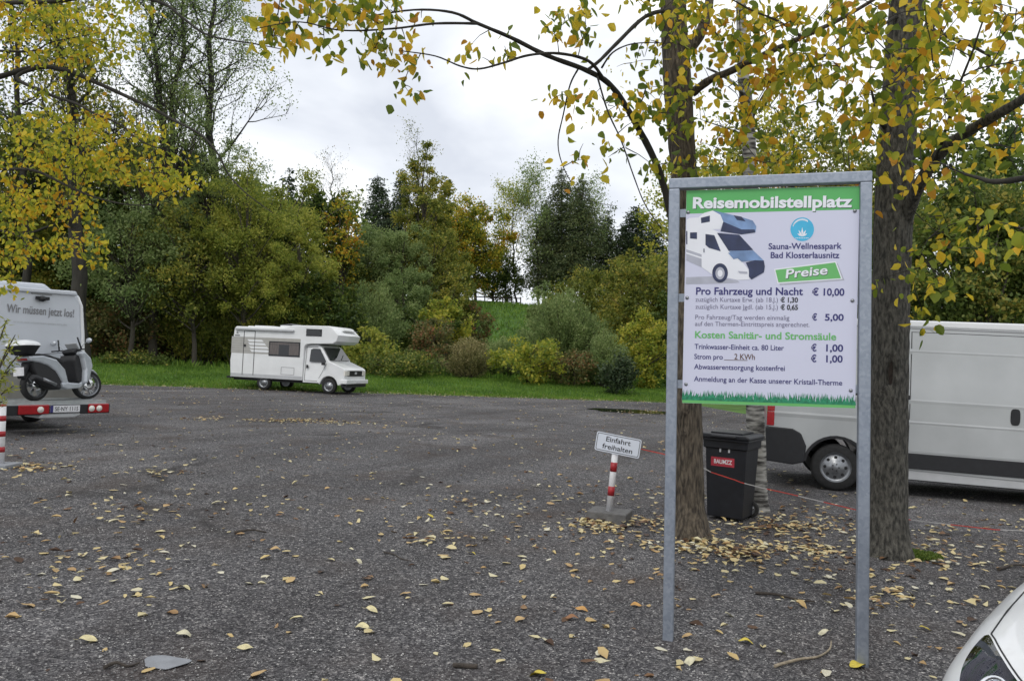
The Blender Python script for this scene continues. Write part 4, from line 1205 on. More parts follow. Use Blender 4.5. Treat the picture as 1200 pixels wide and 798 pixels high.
# ================================================================== white car, near right corner
def build_car():
    h = Vector((-.70, -.71)).normalized()            # heading
    rt = Vector((h.y, -h.x)) * 1.0                   # car's right
    nose = Vector((1.54, 1.42))
    g = SL * nose.x
    # local x runs back from the nose, local y to the car's right
    Mx = Matrix(((-h.x, rt.x, 0, nose.x), (-h.y, rt.y, 0, nose.y), (0, 0, 1, g), (0, 0, 0, 1)))
    root = thing('parked_car', 'white car with chrome headlight nosing in at the lower right corner', 'car', matrix=Mx)
    def wd(s): return .885 * (1 - (1 - min(max(s, 0) / .80, 1)) ** 2.5) ** (1 / 2.3)
    def tp(s):
        pts = [(0, .60), (.06, .70), (.15, .77), (.35, .85), (.6, .905), (1.0, .97), (1.4, 1.0), (3.6, 1.0), (4.1, .95), (4.25, .8)]
        for (a, b), (c, d) in zip(pts[:-1], pts[1:]):
            if s <= c: return b + (d - b) * (s - a) / (c - a)
        return .8
    def S(s, a):
        """a: 0 crown line, +-1 flank at the shoulder, beyond that the side runs down"""
        w = wd(s); t = tp(s); zm = .62 * t
        if abs(a) <= 1:
            t_ = a * math.pi / 2
            y = w * abs(math.sin(t_)) ** .78 * (1 if a > 0 else -1)
            z = zm + (t - zm) * max(0, math.cos(t_)) ** .42
            x = s
        else:
            k = abs(a) - 1
            y = w * (1 - .06 * k * k) * (1 if a > 0 else -1); z = zm * (1 - k) + .20 * k; x = s
        return (x, y, z)
    ss = [0.004, .012, .03] + [0.05 + .025 * i for i in range(34)] + [.95 + .11 * i for i in range(31)]
    def lohi(s):
        f = min(1, max(0, (s - LS0) / (LS1 - LS0)))
        mid = .56 + .10 * f; half = .22 * (1 - f) ** .8 + .012
        return mid - half, min(.93, mid + half * .8)
    LS0, LS1 = .09, .80
    NL = 10
    def arow(s):
        lo, hi = lohi(s)
        pos = [lo * i / 12 for i in range(12)] + [lo + (hi - lo) * i / NL for i in range(NL)] + [hi + (1 - hi) * i / 5 for i in range(5)] + [1, 1.25, 1.5, 1.75, 2]
        return [-a for a in pos[:0:-1]] + pos
    na = len(arow(.5)); half_n = (na - 1) // 2
    def lamp(s, a):
        if not (.10 < s < .74): return False
        f = (s - .10) / .64
        mid = .80 - .02 * f; half = .26 * (1 - f) ** .75 + .015
        lo = mid - half * .95 ; hi = mid + half * .55
        return lo < abs(a) < hi
    V = [S(s, a) for s in ss for a in arow(s)]
    bodyF = []; lampF = []
    for i in range(len(ss) - 1):
        for j in range(na - 1):
            f = (i * na + j, i * na + j + 1, (i + 1) * na + j + 1, (i + 1) * na + j)
            q = (j - half_n) if j >= half_n else (half_n - 1 - j)
            (lampF if (12 <= q < 12 + NL and LS0 < (ss[i] + ss[i + 1]) / 2 < LS1) else bodyF).append(f)
    n0 = len(V)
    back = [len(ss) * na - na + j for j in range(na)]
    mb = MB(); mb.add(V, bodyF + [list(range(na))[::-1], back], 0, True)
    body = mb.build('body', M['white_paint'], root)
    ctr = Vector((1.5, 0, .45))
    # headlight bowls and lenses
    for sg, nm in ((1, 'headlight'), (-1, 'headlight')):
        fs = [f for f in lampF if V[f[0]][1] * sg > 0]
        ids = sorted({i for f in fs for i in f}); mp = {v: k for k, v in enumerate(ids)}
        deep = []
        for i in ids:
            v = Vector(V[i]); d = (ctr - v).normalized()
            deep.append(v + d * .045 + Vector((0, 0, -.02)))
        bowl = MB(); bowl.add(deep, [[mp[i] for i in f] for f in fs], 0, True)
        cnt = {}
        for f in fs:
            for a, b in zip(f, f[1:] + f[:1]): cnt[(a, b)] = 1
        edges = [(a, b) for a, b in cnt if (b, a) not in cnt]
        wall = [(V[a], V[b], deep[mp[b]], deep[mp[a]]) for a, b in edges]
        for q in wall: bowl.add(q, [(0, 1, 2, 3)], 1, True)
        hb = bowl.build(nm, [mat('lamp_bowl', (0.13, 0.14, 0.18), 0.2, 0.8, var=0.8, vs=25), M['black_plastic']], root)
        pr_ = MB()
        for s_, a_, rr in ((.24, .56, .060), (.42, .59, .045)):
            c = Vector(S(s_, a_ * sg)); d = (ctr - c).normalized(); c = c + d * .035
            ax = Vector((-.75, .35 * sg, .55)).normalized()
            u = ax.cross(Vector((0, 1, 0))).normalized(); w_ = ax.cross(u)
            prof = [(rr, .028), (rr * .92, .034), (rr * .8, .02), (rr * .55, -.005), (rr * .5, -.02)]
            n = 26; vs = [c + ax * t + (u * math.cos(6.2832 * k / n) + w_ * math.sin(6.2832 * k / n)) * r_ for r_, t in prof for k in range(n)]
            pr_.add(vs, [(i * n + k, i * n + (k + 1) % n, (i + 1) * n + (k + 1) % n, (i + 1) * n + k) for i in range(len(prof) - 1) for k in range(n)], 0, True)
            pr_.add([c + ax * -.02 + (u * math.cos(6.2832 * k / n) + w_ * math.sin(6.2832 * k / n)) * rr * .5 for k in range(n)], [list(range(n))], 1)
        pr_.build('reflector', [M['chrome'], M['glass']], hb)
        # chrome blade along the housing
        bl = MB(); path = [Vector(S(s_, sg * (.70 + .04 * (1 - (s_ - .10) / .7)))) for s_ in [.12 + .055 * i for i in range(12)]]
        path2 = [Vector(S(s_, sg * (.46 + .15 * ((s_ - .10) / .7)))) for s_ in [.12 + .055 * i for i in range(12)]]
        for pth, wdt in ((path, .034), (path2, .030)):
            vs = []
            for p_ in pth:
                d = (ctr - p_).normalized(); t_ = Vector((0, .5 * -sg, .85))
                vs += [p_ + d * .008 + t_ * wdt * .3, p_ + d * .030 - t_ * wdt]
            bl.add(vs, [(2 * i, 2 * i + 1, 2 * i + 3, 2 * i + 2) for i in range(len(pth) - 1)], 0, True)
        bl.build('chrome_blade', M['chrome'], hb)
        lens = MB(); lens.add([Vector(V[i]) for i in ids], [[mp[i] for i in f] for f in fs], 0, True)
        lens.build('lens', LENS, hb)
    # bonnet shut line
    for sg in (1, -1):
        pts = [Vector(S(s_, sg * (lohi(s_)[0] - .012))) for s_ in [.10 + .05 * i for i in range(24)]]
        mb = MB(); mb.tube([p_ + Vector((0, 0, .0005)) for p_ in pts], .0028, 5); mb.build('bonnet_seam', M['dark_gap'], body)
    # cabin glass and roof
    gh = [(1.42, .985, .70), (1.9, 1.40, .60), (2.3, 1.47, .58), (3.2, 1.45, .57), (3.9, 1.02, .66)]
    mb = MB(); vs = []
    for x, z, w in gh: vs += [(x, -w, z), (x, w, z), (x, .80, .985), (x, -.80, .985)]
    fs = []
    for i in range(len(gh) - 1):
        a = i * 4; b = a + 4
        fs += [(a, a + 1, b + 1, b), (a + 1, a + 2, b + 2, b + 1), (a + 3, a, b, b + 3)]
    mb.add(vs, fs); mb.build('cabin_glass', M['glass'], root)
    mb = MB(); mb.add([(1.95, -.60, 1.425), (1.95, .60, 1.425), (2.3, .59, 1.48), (2.3, -.59, 1.48), (3.2, .58, 1.46), (3.2, -.58, 1.46)], [(0, 1, 2, 3), (3, 2, 4, 5)]); mb.build('roof', M['white_paint'], root)
    for x in (.85, 3.45):
        for y in (-.80, .80):
            T = MB(); s = 1 if y > 0 else -1
            T.lathe([(.2, -.1), (.3, -.1), (.32, -.07), (.32, .07), (.3, .1), (.2, .1)], (0, 0, 0), 'y', 30)
            T.lathe([(.2, s * .09), (.05, s * .10), (.001, s * .1)], (0, 0, 0), 'y', 20, 1)
            w_ = T.build('wheel', [M['rubber'], M['steel']], root); w_.location = (x, y * 1.0 + .0, .32)
    mb = MB(); mb.box(-.012, .03, -.35, .35, .42, .56); mb.build('grille', M['black_plastic'], root, bevel=.01)
LENS = bpy.data.materials.new('lamp_lens'); LENS.use_nodes = True
_t = LENS.node_tree; _b = _t.nodes['Principled BSDF']
_b.inputs['Base Color'].default_value = (1, 1, 1, 1); _b.inputs['Roughness'].default_value = 0.03
_tr = _t.nodes.new('ShaderNodeBsdfTransparent'); _ms = _t.nodes.new('ShaderNodeMixShader'); _fr = _t.nodes.new('ShaderNodeFresnel')
_t.links.new(_fr.outputs[0], _ms.inputs[0]); _t.links.new(_tr.outputs[0], _ms.inputs[1]); _t.links.new(_b.outputs[0], _ms.inputs[2])
_b.inputs['Metallic'].default_value = 1.0
_t.links.new(_ms.outputs[0], _t.nodes['Material Output'].inputs['Surface'])
build_car()

# ================================================================== vegetation tools
def unit(a): return a / (np.linalg.norm(a, axis=-1, keepdims=True) + 1e-9)
KITE = np.array([(0, 0, 0), (.34, .42, .05), (0, 1, 0), (-.34, .42, .05)])
LEAF = np.array([(0, 0, 0), (.24, .12, .05), (.37, .42, .09), (.22, .76, .05), (0, 1.0, -.03), (-.22, .76, .05), (-.37, .42, .09), (-.24, .12, .05)])
LEAFF = np.array([(0, 1, 2, 3, 4), (0, 4, 5, 6, 7)])
def vary(n, tmpl, rng, amt=.5):
    """per leaf: own width, curl and slightly torn outline"""
    T = np.repeat(tmpl[None], n, 0).copy()
    T[..., 0] *= rng.uniform(.62, 1.12, (n, 1))
    T[..., 2] = T[..., 2] * rng.uniform(-1.5, 3.2, (n, 1)) + (T[..., 1] ** 2) * rng.uniform(-.38, .30, (n, 1))
    T[..., :2] += rng.normal(size=(n, len(tmpl), 2)) * .035 * amt * 2
    return T
def spread(tmpl, faces, base, dirs, nrm, length, width=1.0):
    """place the template at every base; returns vertices and faces"""
    d = unit(dirs); s = unit(np.cross(d, nrm)); n = np.cross(s, d)
    L_ = np.asarray(length).reshape(-1, 1, 1) * np.ones((len(base), 1, 1))
    T = tmpl if tmpl.ndim == 3 else tmpl[None]
    tmpl = T[0]
    V = base[:, None] + L_ * (T[..., 0:1] * width * s[:, None] + T[..., 1:2] * d[:, None] + T[..., 2:3] * n[:, None])
    Fc = faces[None] + (np.arange(len(base)) * len(tmpl))[:, None, None]
    return V.reshape(-1, 3), Fc.reshape(-1, faces.shape[1])
KF = np.array([(0, 1, 2, 3)])
def rv(n, rng=None): 
    r = rng or RNG
    return unit(r.normal(size=(n, 3)))

def G1(a): return tuple(a)
LM = {}
LM['deep'] = leafmat('leaves_deep_green', [(0, (.03, .055, .012)), (.5, (.07, .115, .022)), (1, (.17, .21, .04))], .4, hue_scale=.35)
LM['olive'] = leafmat('leaves_olive', [(0, (.085, .115, .022)), (.5, (.190, .222, .040)), (.85, (.33, .315, .06)), (1, (.42, .35, .065))], .48, hue_scale=.3)
LM['willow'] = leafmat('leaves_willow', [(0, (.12, .18, .06)), (.5, (.21, .28, .095)), (1, (.34, .40, .16))], .48, hue_scale=.4)
LM['lime'] = leafmat('leaves_lime', [(0, (.13, .175, .03)), (.5, (.275, .315, .052)), (1, (.46, .44, .09))], .5, hue_scale=.5)
LM['yellowgreen'] = leafmat('leaves_yellow_green', [(0, (.15, .21, .035)), (.5, (.33, .36, .05)), (1, (.58, .50, .08))], .5, hue_scale=.5)
LM['gold'] = leafmat('leaves_gold', [(0, (.09, .13, .025)), (.42, (.22, .27, .035)), (.66, (.48, .42, .045)), (.90, (.62, .44, .045)), (1, (.56, .28, .035))], .5, hue_scale=.3)
LM['fir'] = leafmat('needles_fir', [(0, (.025, .045, .022)), (.6, (.048, .075, .034)), (1, (.085, .115, .045))], .15, hue_scale=.5)
LM['larch'] = leafmat('needles_larch', [(0, (.06, .09, .04)), (.6, (.11, .145, .06)), (1, (.19, .205, .08))], .35, hue_scale=.4)
LM['russet'] = leafmat('leaves_russet', [(0, (.075, .095, .03)), (.55, (.15, .155, .05)), (.85, (.22, .16, .06)), (1, (.28, .13, .06))], .4, hue_scale=.8)
LM['weeds'] = leafmat('leaves_dry_weeds', [(0, (.13, .14, .05)), (.5, (.27, .245, .10)), (1, (.42, .36, .18))], .35, hue_scale=.9)
LM['hedge'] = leafmat('leaves_hedge', [(0, (.065, .10, .022)), (.5, (.12, .17, .035)), (.85, (.21, .24, .055)), (1, (.38, .33, .07))], .42, hue_scale=.8)
LM['autumn'] = leafmat('leaves_autumn', [(0, (.10, .15, .02)), (.34, (.22, .27, .03)), (.52, (.48, .42, .04)), (.82, (.68, .50, .04)), (.96, (.62, .34, .03)), (1, (.45, .22, .02))], .5, hue_scale=1.3)
LM['autumn_single'] = leafmat('leaves_autumn_single', [(0, (.10, .15, .02)), (.34, (.22, .27, .03)), (.52, (.48, .42, .04)), (.82, (.68, .50, .04)), (.96, (.62, .34, .03)), (1, (.45, .22, .02))], .5, by_object=True)
LM['golden'] = leafmat('leaves_golden', [(0, (.17, .22, .03)), (.35, (.36, .38, .035)), (.70, (.62, .54, .05)), (.97, (.64, .44, .03)), (1, (.5, .28, .02))], .5, hue_scale=1.2)
LM['golden_single'] = leafmat('leaves_golden_single', [(0, (.17, .22, .03)), (.35, (.36, .38, .035)), (.70, (.62, .54, .05)), (.97, (.64, .44, .03)), (1, (.5, .28, .02))], .5, by_object=True)

def limb_mesh(mb, a, b, r0, r1, wob=.12, n=6, sides=6, rng=random):
    a, b = Vector(a), Vector(b); L_ = (b - a).length
    pts = []; off = Vector((rng.uniform(-1, 1), rng.uniform(-1, 1), rng.uniform(-.3, .6))) * L_ * wob
    for i in range(n + 1):
        t = i / n
        p = a.lerp(b, t) + off * math.sin(math.pi * t)
        pts.append(p)
    mb.tube(pts, [r0 + (r1 - r0) * i / n for i in range(n + 1)], sides, 0, caps=False)
    return pts

def crown_cloud(rng, clumps, per, spreadr, size, narrow=1.0, droop=.0, tmpl=KITE, up=.35):
    C_ = np.repeat(np.asarray(clumps), per, 0)
    sr = np.repeat(np.asarray(spreadr).reshape(-1, 1) * np.ones((len(clumps), 1)), per, 0)
    off = rng.normal(size=C_.shape) * sr * np.array([.65, .65, .55])
    B = C_ + off
    d = rv(len(B), rng) + np.array([0, 0, -droop])
    n = rv(len(B), rng) + np.array([0, 0, up])
    sz = size * (.6 + .8 * rng.random(len(B)))
    return spread(tmpl, KF, B, d, n, sz, narrow)

def broadleaf(px, d, top, w, pal, label, seed, base_frac=.25, leaf=.22, dens=1.0, narrow=1.0, trunk_px=None, trunk_r=None, depth_r=None, group=None, cat='tree', name='tree', nclump=None, lower=None, gaps=1.0, bark='bark_far', y_add=0):
    rng = np.random.default_rng(seed); rr = random.Random(seed)
    g = P(px, 420, d); x, y = g.x, g.y; z0 = gz(x, y)
    tp = P(px, top, d).z; H = tp - z0; R = w / F * d / 2
    root = thing(name, label, cat, (x, y, z0), group)
    tx = P(trunk_px, 420, d).x if trunk_px else x + rr.uniform(-.1, .1) * R
    tr = trunk_r or H * .013 + .03
    mb = MB()
    lean = rr.uniform(-.03, .03)
    tpts = [Vector((tx + (x - tx) * t * t + lean * H * t + .12 * math.sin(t * 7 + seed), y + .1 * math.sin(t * 5), z0 - .2 + (H * .86 + .2) * t)) for t in [i / 12 for i in range(13)]]
    mb.tube(tpts, [tr * (1.25 if i == 0 else 1) * (1 - .82 * i / 12) for i in range(13)], 9, 0, caps=False)
    nc = nclump or int(50 + R * H * 2.2)
    zc = z0 + H * (base_frac + (1 - base_frac) / 2); rz = H * (1 - base_frac) / 2
    clumps = []; rad = []
    k = 0
    lobes = [(rr.uniform(0, 6.28), rr.uniform(.72, 1.1)) for _ in range(6)]
    while len(clumps) < nc and k < nc * 20:
        k += 1
        u = rv(1, rng)[0]; q = (.30 + .70 * rng.random() ** .5) * (1 + (.28 * rng.random() if rng.random() < .22 else 0))
        ang = math.atan2(u[1], u[0]); lf = 1 + .22 * math.sin(3 * ang + seed) + .18 * math.sin(5 * u[2] * 3 + seed * 1.7)
        c = np.array([x + u[0] * R * q * lf, y + u[1] * (depth_r or R) * q * lf * .9, zc + u[2] * rz * q * (1 - .1 * abs(u[0]))])
        if noise.noise(Vector((c[0] * .5 / max(.4, R / 4), c[1] * .2, c[2] * .5 / max(.4, R / 4))) + Vector((seed, 0, 0))) < -.34 * gaps: continue
        clumps.append(c); rad.append(max(.28, R * .14) * rng.uniform(.5, 1.5))
    for c in clumps[::2]:
        t = min(.95, max(.12, (c[2] - z0) / H * .75)); i = t * 12; a = tpts[int(i)].lerp(tpts[min(12, int(i) + 1)], i - int(i))
        limb_mesh(mb, a, Vector(c), tr * (1 - .8 * t) * .5, .015, .1, 5, 5, rr)
    mb.build('trunk', M[bark], root, world=True)
    area = math.pi * R * rz
    tot = int(area / (leaf * leaf * .34 * narrow) * 3.9 * dens)
    per = max(4, tot // max(1, len(clumps)))
    V, Fc = crown_cloud(rng, clumps, per, rad, leaf, narrow)
    mesh_np('crown', V, Fc, LM[pal], root)
    return root

def conifer(px, d, top, w, pal, label, seed, group=None, leaf=.30, sparse=1.0, base_frac=.12, droop=.35, name='conifer', trunk_r=None, dense=1.0):
    rng = np.random.default_rng(seed); rr = random.Random(seed)
    g = P(px, 420, d); x, y = g.x, g.y; z0 = gz(x, y)
    H = P(px, top, d).z - z0; R = w / F * d / 2
    root = thing(name, label, 'tree', (x, y, z0), group)
    mb = MB(); tr = trunk_r or .012 * H + .05
    lx = rr.uniform(-.015, .015) * H
    mb.tube([(x + lx * t, y, z0 - .2 + (H + .2) * t) for t in (0, .25, .5, .75, 1)], [tr, tr * .8, tr * .55, tr * .3, .012], 8, 0, caps=False)
    B = []; D = []; Sz = []
    lv = int(H * 2.4)
    for i in range(lv):
        t = base_frac + (1 - base_frac) * (i + rr.random()) / lv
        z = z0 + H * t; br = R * (1 - t) ** .75 / (1 - base_frac) ** .75 * rr.uniform(.72, 1.12) + .08
        for k in range(8):
            if rr.random() > sparse: continue
            a = rr.uniform(0, 6.28); r = br * rr.uniform(.7, 1.08)
            tip = Vector((x + lx * t + r * math.cos(a), y + r * math.sin(a), z - droop * r * .7 + .1 * r))
            st = Vector((x + lx * t, y, z))
            mb.tube([st, st.lerp(tip, .5) + Vector((0, 0, .06 * r)), tip], [.03, .02, .008], 4, 0, caps=False)
            m = max(6, int(r * 30 * dense / (leaf / .3)))
            for j in range(m):
                s = (j + rng.random()) / m
                if s < .12: continue
                p = st.lerp(tip, s); wdt = .26 * r * (1 - s) + .22
                B.append((p.x + rng.normal() * wdt, p.y + rng.normal() * wdt, p.z - abs(rng.normal()) * .38 + .06 * r * math.sin(3.1 * s)))
                dv = (tip - st).normalized(); D.append((dv.x + rng.normal() * .6, dv.y + rng.normal() * .6, dv.z - droop + rng.normal() * .3)); Sz.append(leaf * rng.uniform(.6, 1.3))
    mb.build('trunk', M['bark_far'], root, world=True)
    B = np.array(B); D = np.array(D); V, Fc = spread(KITE, KF, B, D, rv(len(B), rng) + [0, 0, .8], np.array(Sz), .75)
    mesh_np('crown', V, Fc, LM[pal], root)
    return root

def strand_bush(px, d, top, w, pal, label, seed, name='willow_bush', leaf=.16, dens=1.0, fan=.9, cat='bush', group=None, narrow=.5, base_py=None, arch=.25):
    """many stems fanning from the ground, narrow leaves along each"""
    rng = np.random.default_rng(seed); rr = random.Random(seed)
    g = P(px, 420, d); x, y = g.x, g.y; z0 = gz(x, y)
    H = P(px, top, d).z - z0; R = w / F * d / 2
    root = thing(name, label, cat, (x, y, z0), group)
    mb = MB(); B = []; D = []
    ns = int((26 + 16 * R) * dens)
    for i in range(ns):
        a = rr.uniform(0, 6.28); q = rr.random() ** .6
        h = H * (1 - .45 * q * q) * rr.uniform(.62, 1.0)
        ex = R * q * math.cos(a); ey = R * q * math.sin(a)
        bx = x + ex * .35; by = y + ey * .35
        pts = []
        for k in range(8):
            t = k / 7
            pts.append(Vector((bx + (ex * .65) * t ** 1.3 + .05 * math.sin(9 * t + i), by + ey * .65 * t ** 1.3, z0 + h * (t - arch * t * t * q * .7))))
        mb.tube(pts, [.03 * (1 - .8 * k / 7) * (H / 4) ** .5 for k in range(8)], 4, 0, caps=False)
        m = int(h / leaf * 16)
        s = rng.random(m) ** .8
        s = .10 + .9 * s
        idx = np.minimum((s * 7).astype(int), 6); fr = s * 7 - idx
        A = np.array([tuple(p) for p in pts])
        p = A[idx] * (1 - fr)[:, None] + A[idx + 1] * fr[:, None]
        p = p + rng.normal(size=p.shape) * (.05 + .045 * R) * np.array([1, 1, .7])
        dd = (A[idx + 1] - A[idx]); dd = unit(dd) + rng.normal(size=dd.shape) * .65
        B.append(p); D.append(dd)
    mb.build('stems', M['bark_far'], root, world=True)
    B = np.concatenate(B); D = np.concatenate(D)
    V, Fc = spread(KITE, KF, B, D, rv(len(B), rng) + [0, 0, .4], leaf * (.6 + .8 * rng.random(len(B))), narrow)
    mesh_np('foliage', V, Fc, LM[pal], root)
    return root

def bare_tree(px, d, top, trunk_px_path, r0, pal, label, seed, leaf=.13, nleaf=5000, spread_px=110, bark='bark_dark', group=None, name='tree', dens_low=0.0, minh=.3):
    """tall tree with a visible branching skeleton and thin foliage"""
    rng = np.random.default_rng(seed); rr = random.Random(seed)
    g = P(trunk_px_path[0][0], 420, d); y = g.y; z0 = gz(g.x, y)
    root = thing(name, label, 'tree', (g.x, y, z0), group)
    pts = [Vector((g.x, y, z0 - .2))] + [P(a, b, d) for a, b in trunk_px_path[1:]]
    mb = MB(); ends = []
    def resample(pts, n):
        out = []
        for i in range(n + 1):
            t = i / n * (len(pts) - 1); k = min(int(t), len(pts) - 2); out.append(pts[k].lerp(pts[k + 1], t - k))
        return out
    tp = resample(pts, 24)
    for i, p in enumerate(tp): tp[i] = p + Vector((.10 * math.sin(i * 1.3 + seed), 0, 0))
    rad = [max(.03, r0 * (1 - .85 * i / 24)) for i in range(25)]
    mb.tube(tp, rad, 9, 0, caps=False)
    def grow(p, dirn, ln, r, lev):
        n = 5; q = [p]; dcur = dirn.normalized()
        for i in range(n):
            dcur = (dcur + Vector((rr.uniform(-.22, .22), rr.uniform(-.22, .22), rr.uniform(-.02, .20)))).normalized()
            q.append(q[-1] + dcur * ln / n)
        mb.tube(q, [r * (1 - .7 * i / n) for i in range(n + 1)], 5 if lev < 2 else 3, 0, caps=False)
        if lev >= 3 or ln < .5:
            ends.append(q[-1]); ends.append(q[3]); return
        for i in range(2, n + 1):
            for _ in range(1 if i < n else 2):
                u = Vector(rv(1, rng)[0]); nd = (dcur * .9 + u * .75).normalized()
                grow(q[i], nd, ln * rr.uniform(.45, .7), r * .45, lev + 1)
    for i in range(int(24 * minh), 25):
        for _ in range(2 if i > 8 else 1):
            a = rr.uniform(0, 6.28)
            w = spread_px / F * d
            ln = w * (1 - .55 * i / 24) * rr.uniform(.45, .95)
            grow(tp[i], Vector((math.cos(a), .8 * math.sin(a), rr.uniform(.35, 1.0))), ln, rad[i] * .42, 1)
    mb.build('trunk', M[bark], root, world=True)
    E_ = np.array([tuple(e) for e in ends])
    sel = E_[rng.integers(0, len(E_), nleaf)] + rng.normal(size=(nleaf, 3)) * .35
    V, Fc = spread(KITE, KF, sel, rv(nleaf, rng) + [0, 0, -.3], rv(nleaf, rng), leaf * (.6 + .8 * rng.random(nleaf)))
    mesh_np('crown', V, Fc, LM[pal], root)
    return root

# ================================================================== far trees, left to right
bare_tree(35, 40, -140, [(30, 420), (32, 300), (24, 150), (15, 0), (10, -150)], .24, 'deep', 'dark slender tree leftmost behind the left motorhome', 201, nleaf=7000, leaf=.17)
bare_tree(92, 38, -60, [(95, 420), (92, 330), (88, 210), (84, 120), (60, 10), (50, -90)], .42, 'olive', 'thick dark trunked tree rising right of the left motorhome roof', 202, nleaf=9000, leaf=.17)
bare_tree(185, 44, -200, [(165, 420), (170, 300), (196, 180), (182, 70), (176, 0), (172, -180)], .30, 'willow', 'tall thin crowned tree with forked bare top over the golden branch', 203, nleaf=7500, spread_px=90, minh=.25)
bare_tree(215, 45, -160, [(205, 420), (203, 250), (200, 130), (216, 50), (214, -40), (220, -160)], .22, 'willow', 'slim bare-topped tree standing close to the forked one', 204, nleaf=5000, spread_px=80)
bare_tree(245, 46, -140, [(258, 420), (256, 260), (246, 160), (246, 60), (252, -20), (262, -150)], .30, 'willow', 'tall straight willow with thin pale crown left of the open sky', 205, nleaf=15000, spread_px=120, minh=.25)
broadleaf(60, 46, 150, 170, 'deep', 'dark green dense tree behind the left motorhome roof', 211, .1, .24, 1.3)
broadleaf(150, 48, 165, 150, 'olive', 'olive broad tree below the golden hanging branch', 212, .08, .22, 1.2)
broadleaf(225, 50, 185, 140, 'willow', 'mid olive tree left of the pale willow', 213, .05, .22, 1.1)
broadleaf(268, 47, 215, 110, 'deep', 'shadowy green tree directly left behind the camper', 214, .05, .22, 1.2)
broadleaf(318, 48, 178, 120, 'lime', 'pale yellow green willow rising behind the camper roof', 215, .12, .18, .9, narrow=.6, gaps=.6)
broadleaf(345, 46, 262, 80, 'lime', 'drooping yellow green tree over the right half of the camper', 216, .1, .18, 1.0, narrow=.6)
conifer(331, 66, 196, 40, 'fir', 'dark conifer tip showing behind the pale willow', 217, name='conifer')
broadleaf(372, 60, 205, 90, 'deep', 'very dark green tree with one yellow crown behind the camper', 218, .05, .25, 1.5)
broadleaf(396, 58, 232, 44, 'gold', 'narrow maple turning yellow beside the very dark tree', 219, .35, .22, .8)
bare_tree(388, 74, 190, [(390, 420), (392, 300), (388, 230), (390, 195)], .12, 'russet', 'small leafless tree top above the dark green tree', 220, nleaf=500, spread_px=40)
conifer(438, 92, 202, 84, 'fir', 'left one of two pointed firs against the sky', 221)
conifer(465, 92, 196, 76, 'fir', 'right one of two pointed firs against the sky', 222)
conifer(418, 95, 262, 40, 'fir', 'low fir beside the two pointed firs', 223)
broadleaf(430, 66, 265, 80, 'willow', 'grey green willow in front of the pointed firs', 224, .05, .2, 1.0, narrow=.6)
broadleaf(494, 72, 178, 66, 'olive', 'tall olive aspen with thin pointed top in the middle of the tree line', 225, .1, .22, 1.1, gaps=.6)
bare_tree(490, 73, 150, [(490, 420), (492, 300), (490, 220), (489, 165)], .14, 'olive', 'twiggy tree top sticking up out of the olive aspen', 226, nleaf=1200, spread_px=44, minh=.5)
broadleaf(468, 64, 250, 70, 'willow', 'blue green willow below the olive aspen', 227, .05, .2, 1.1, narrow=.6)
broadleaf(522, 84, 216, 74, 'gold', 'rust tinted tree between olive aspen and golden maple', 228, .1, .24, 1.0)
broadleaf(548, 88, 232, 88, 'gold', 'golden orange maple with green lower crown on the slope', 229, .18, .25, 1.8, trunk_px=556, gaps=.4, nclump=110)
broadleaf(530, 70, 300, 60, 'olive', 'olive round tree below the golden maple', 230, .05, .22, 1.0)
bare_tree(604, 92, 232, [(604, 420), (603, 330), (600, 260), (604, 235)], .14, 'yellowgreen', 'thin yellow green birch right of the golden maple', 231, nleaf=4200, spread_px=52, minh=.3, leaf=.2)
broadleaf(592, 95, 300, 40, 'deep', 'small dark tree under the yellow green birch', 232, .15, .25, .6)
bare_tree(630, 90, 215, [(630, 420), (631, 330), (628, 260), (627, 216)], .15, 'willow', 'pale grey green birch left of the tall larches', 233, nleaf=5000, spread_px=48, minh=.3, leaf=.2)
conifer(655, 90, 194, 92, 'larch', 'tallest larch of the clump, left of its neighbours', 234, sparse=.9, base_frac=.2, dense=.9, leaf=.26)
conifer(680, 88, 205, 84, 'larch', 'green larch in the middle of the clump', 235, sparse=.85, base_frac=.22, leaf=.26)
conifer(636, 95, 232, 70, 'larch', 'smaller larch behind the pale birch', 236, sparse=.8, base_frac=.2, leaf=.26)
bare_tree(692, 90, 225, [(692, 420), (693, 330), (690, 270), (691, 228)], .13, 'willow', 'thin grey birch at the right end of the larch clump', 237, nleaf=3800, spread_px=46, minh=.3, leaf=.2)
conifer(708, 94, 245, 52, 'fir', 'narrow dark spruce right of the larches', 238)
conifer(745, 90, 240, 84, 'fir', 'broad dark pine left of the sign post', 239, base_frac=.25, droop=-.1, leaf=.32)
conifer(727, 92, 262, 56, 'fir', 'smaller dark pine touching the broad one', 240, base_frac=.25, droop=-.1)
conifer(764, 93, 256, 56, 'fir', 'dark pine half hidden by the sign post', 241, base_frac=.25, droop=-.1)


broadleaf(152, 41, 232, 150, 'willow', 'feathery pale olive tree in front of the dark trunks at left', 251, .30, .17, .75, narrow=.7, gaps=1.0)
broadleaf(222, 42, 238, 120, 'olive', 'light olive tree between feathery tree and camper', 252, .28, .17, .8, narrow=.8, gaps=1.1)
broadleaf(285, 43, 196, 120, 'lime', 'tall feathery lime olive willow right behind the camper rear', 253, .20, .16, .8, narrow=.6, gaps=1.1)
broadleaf(245, 45, 130, 100, 'willow', 'airy pale crown around the straight willow trunk', 254, .3, .15, .5, narrow=.6, gaps=.4)
broadleaf(185, 43, 60, 110, 'willow', 'thin airy crown around the forked tree trunks', 255, .3, .15, .34, narrow=.6, gaps=.3)
broadleaf(20, 44, 120, 170, 'olive', 'olive tree at the far left behind the golden leaves', 256, .1, .22, 1.0)
broadleaf(410, 62, 300, 80, 'olive', 'olive tree filling the gap right of the yellowing maple', 257, .05, .2, 1.2)
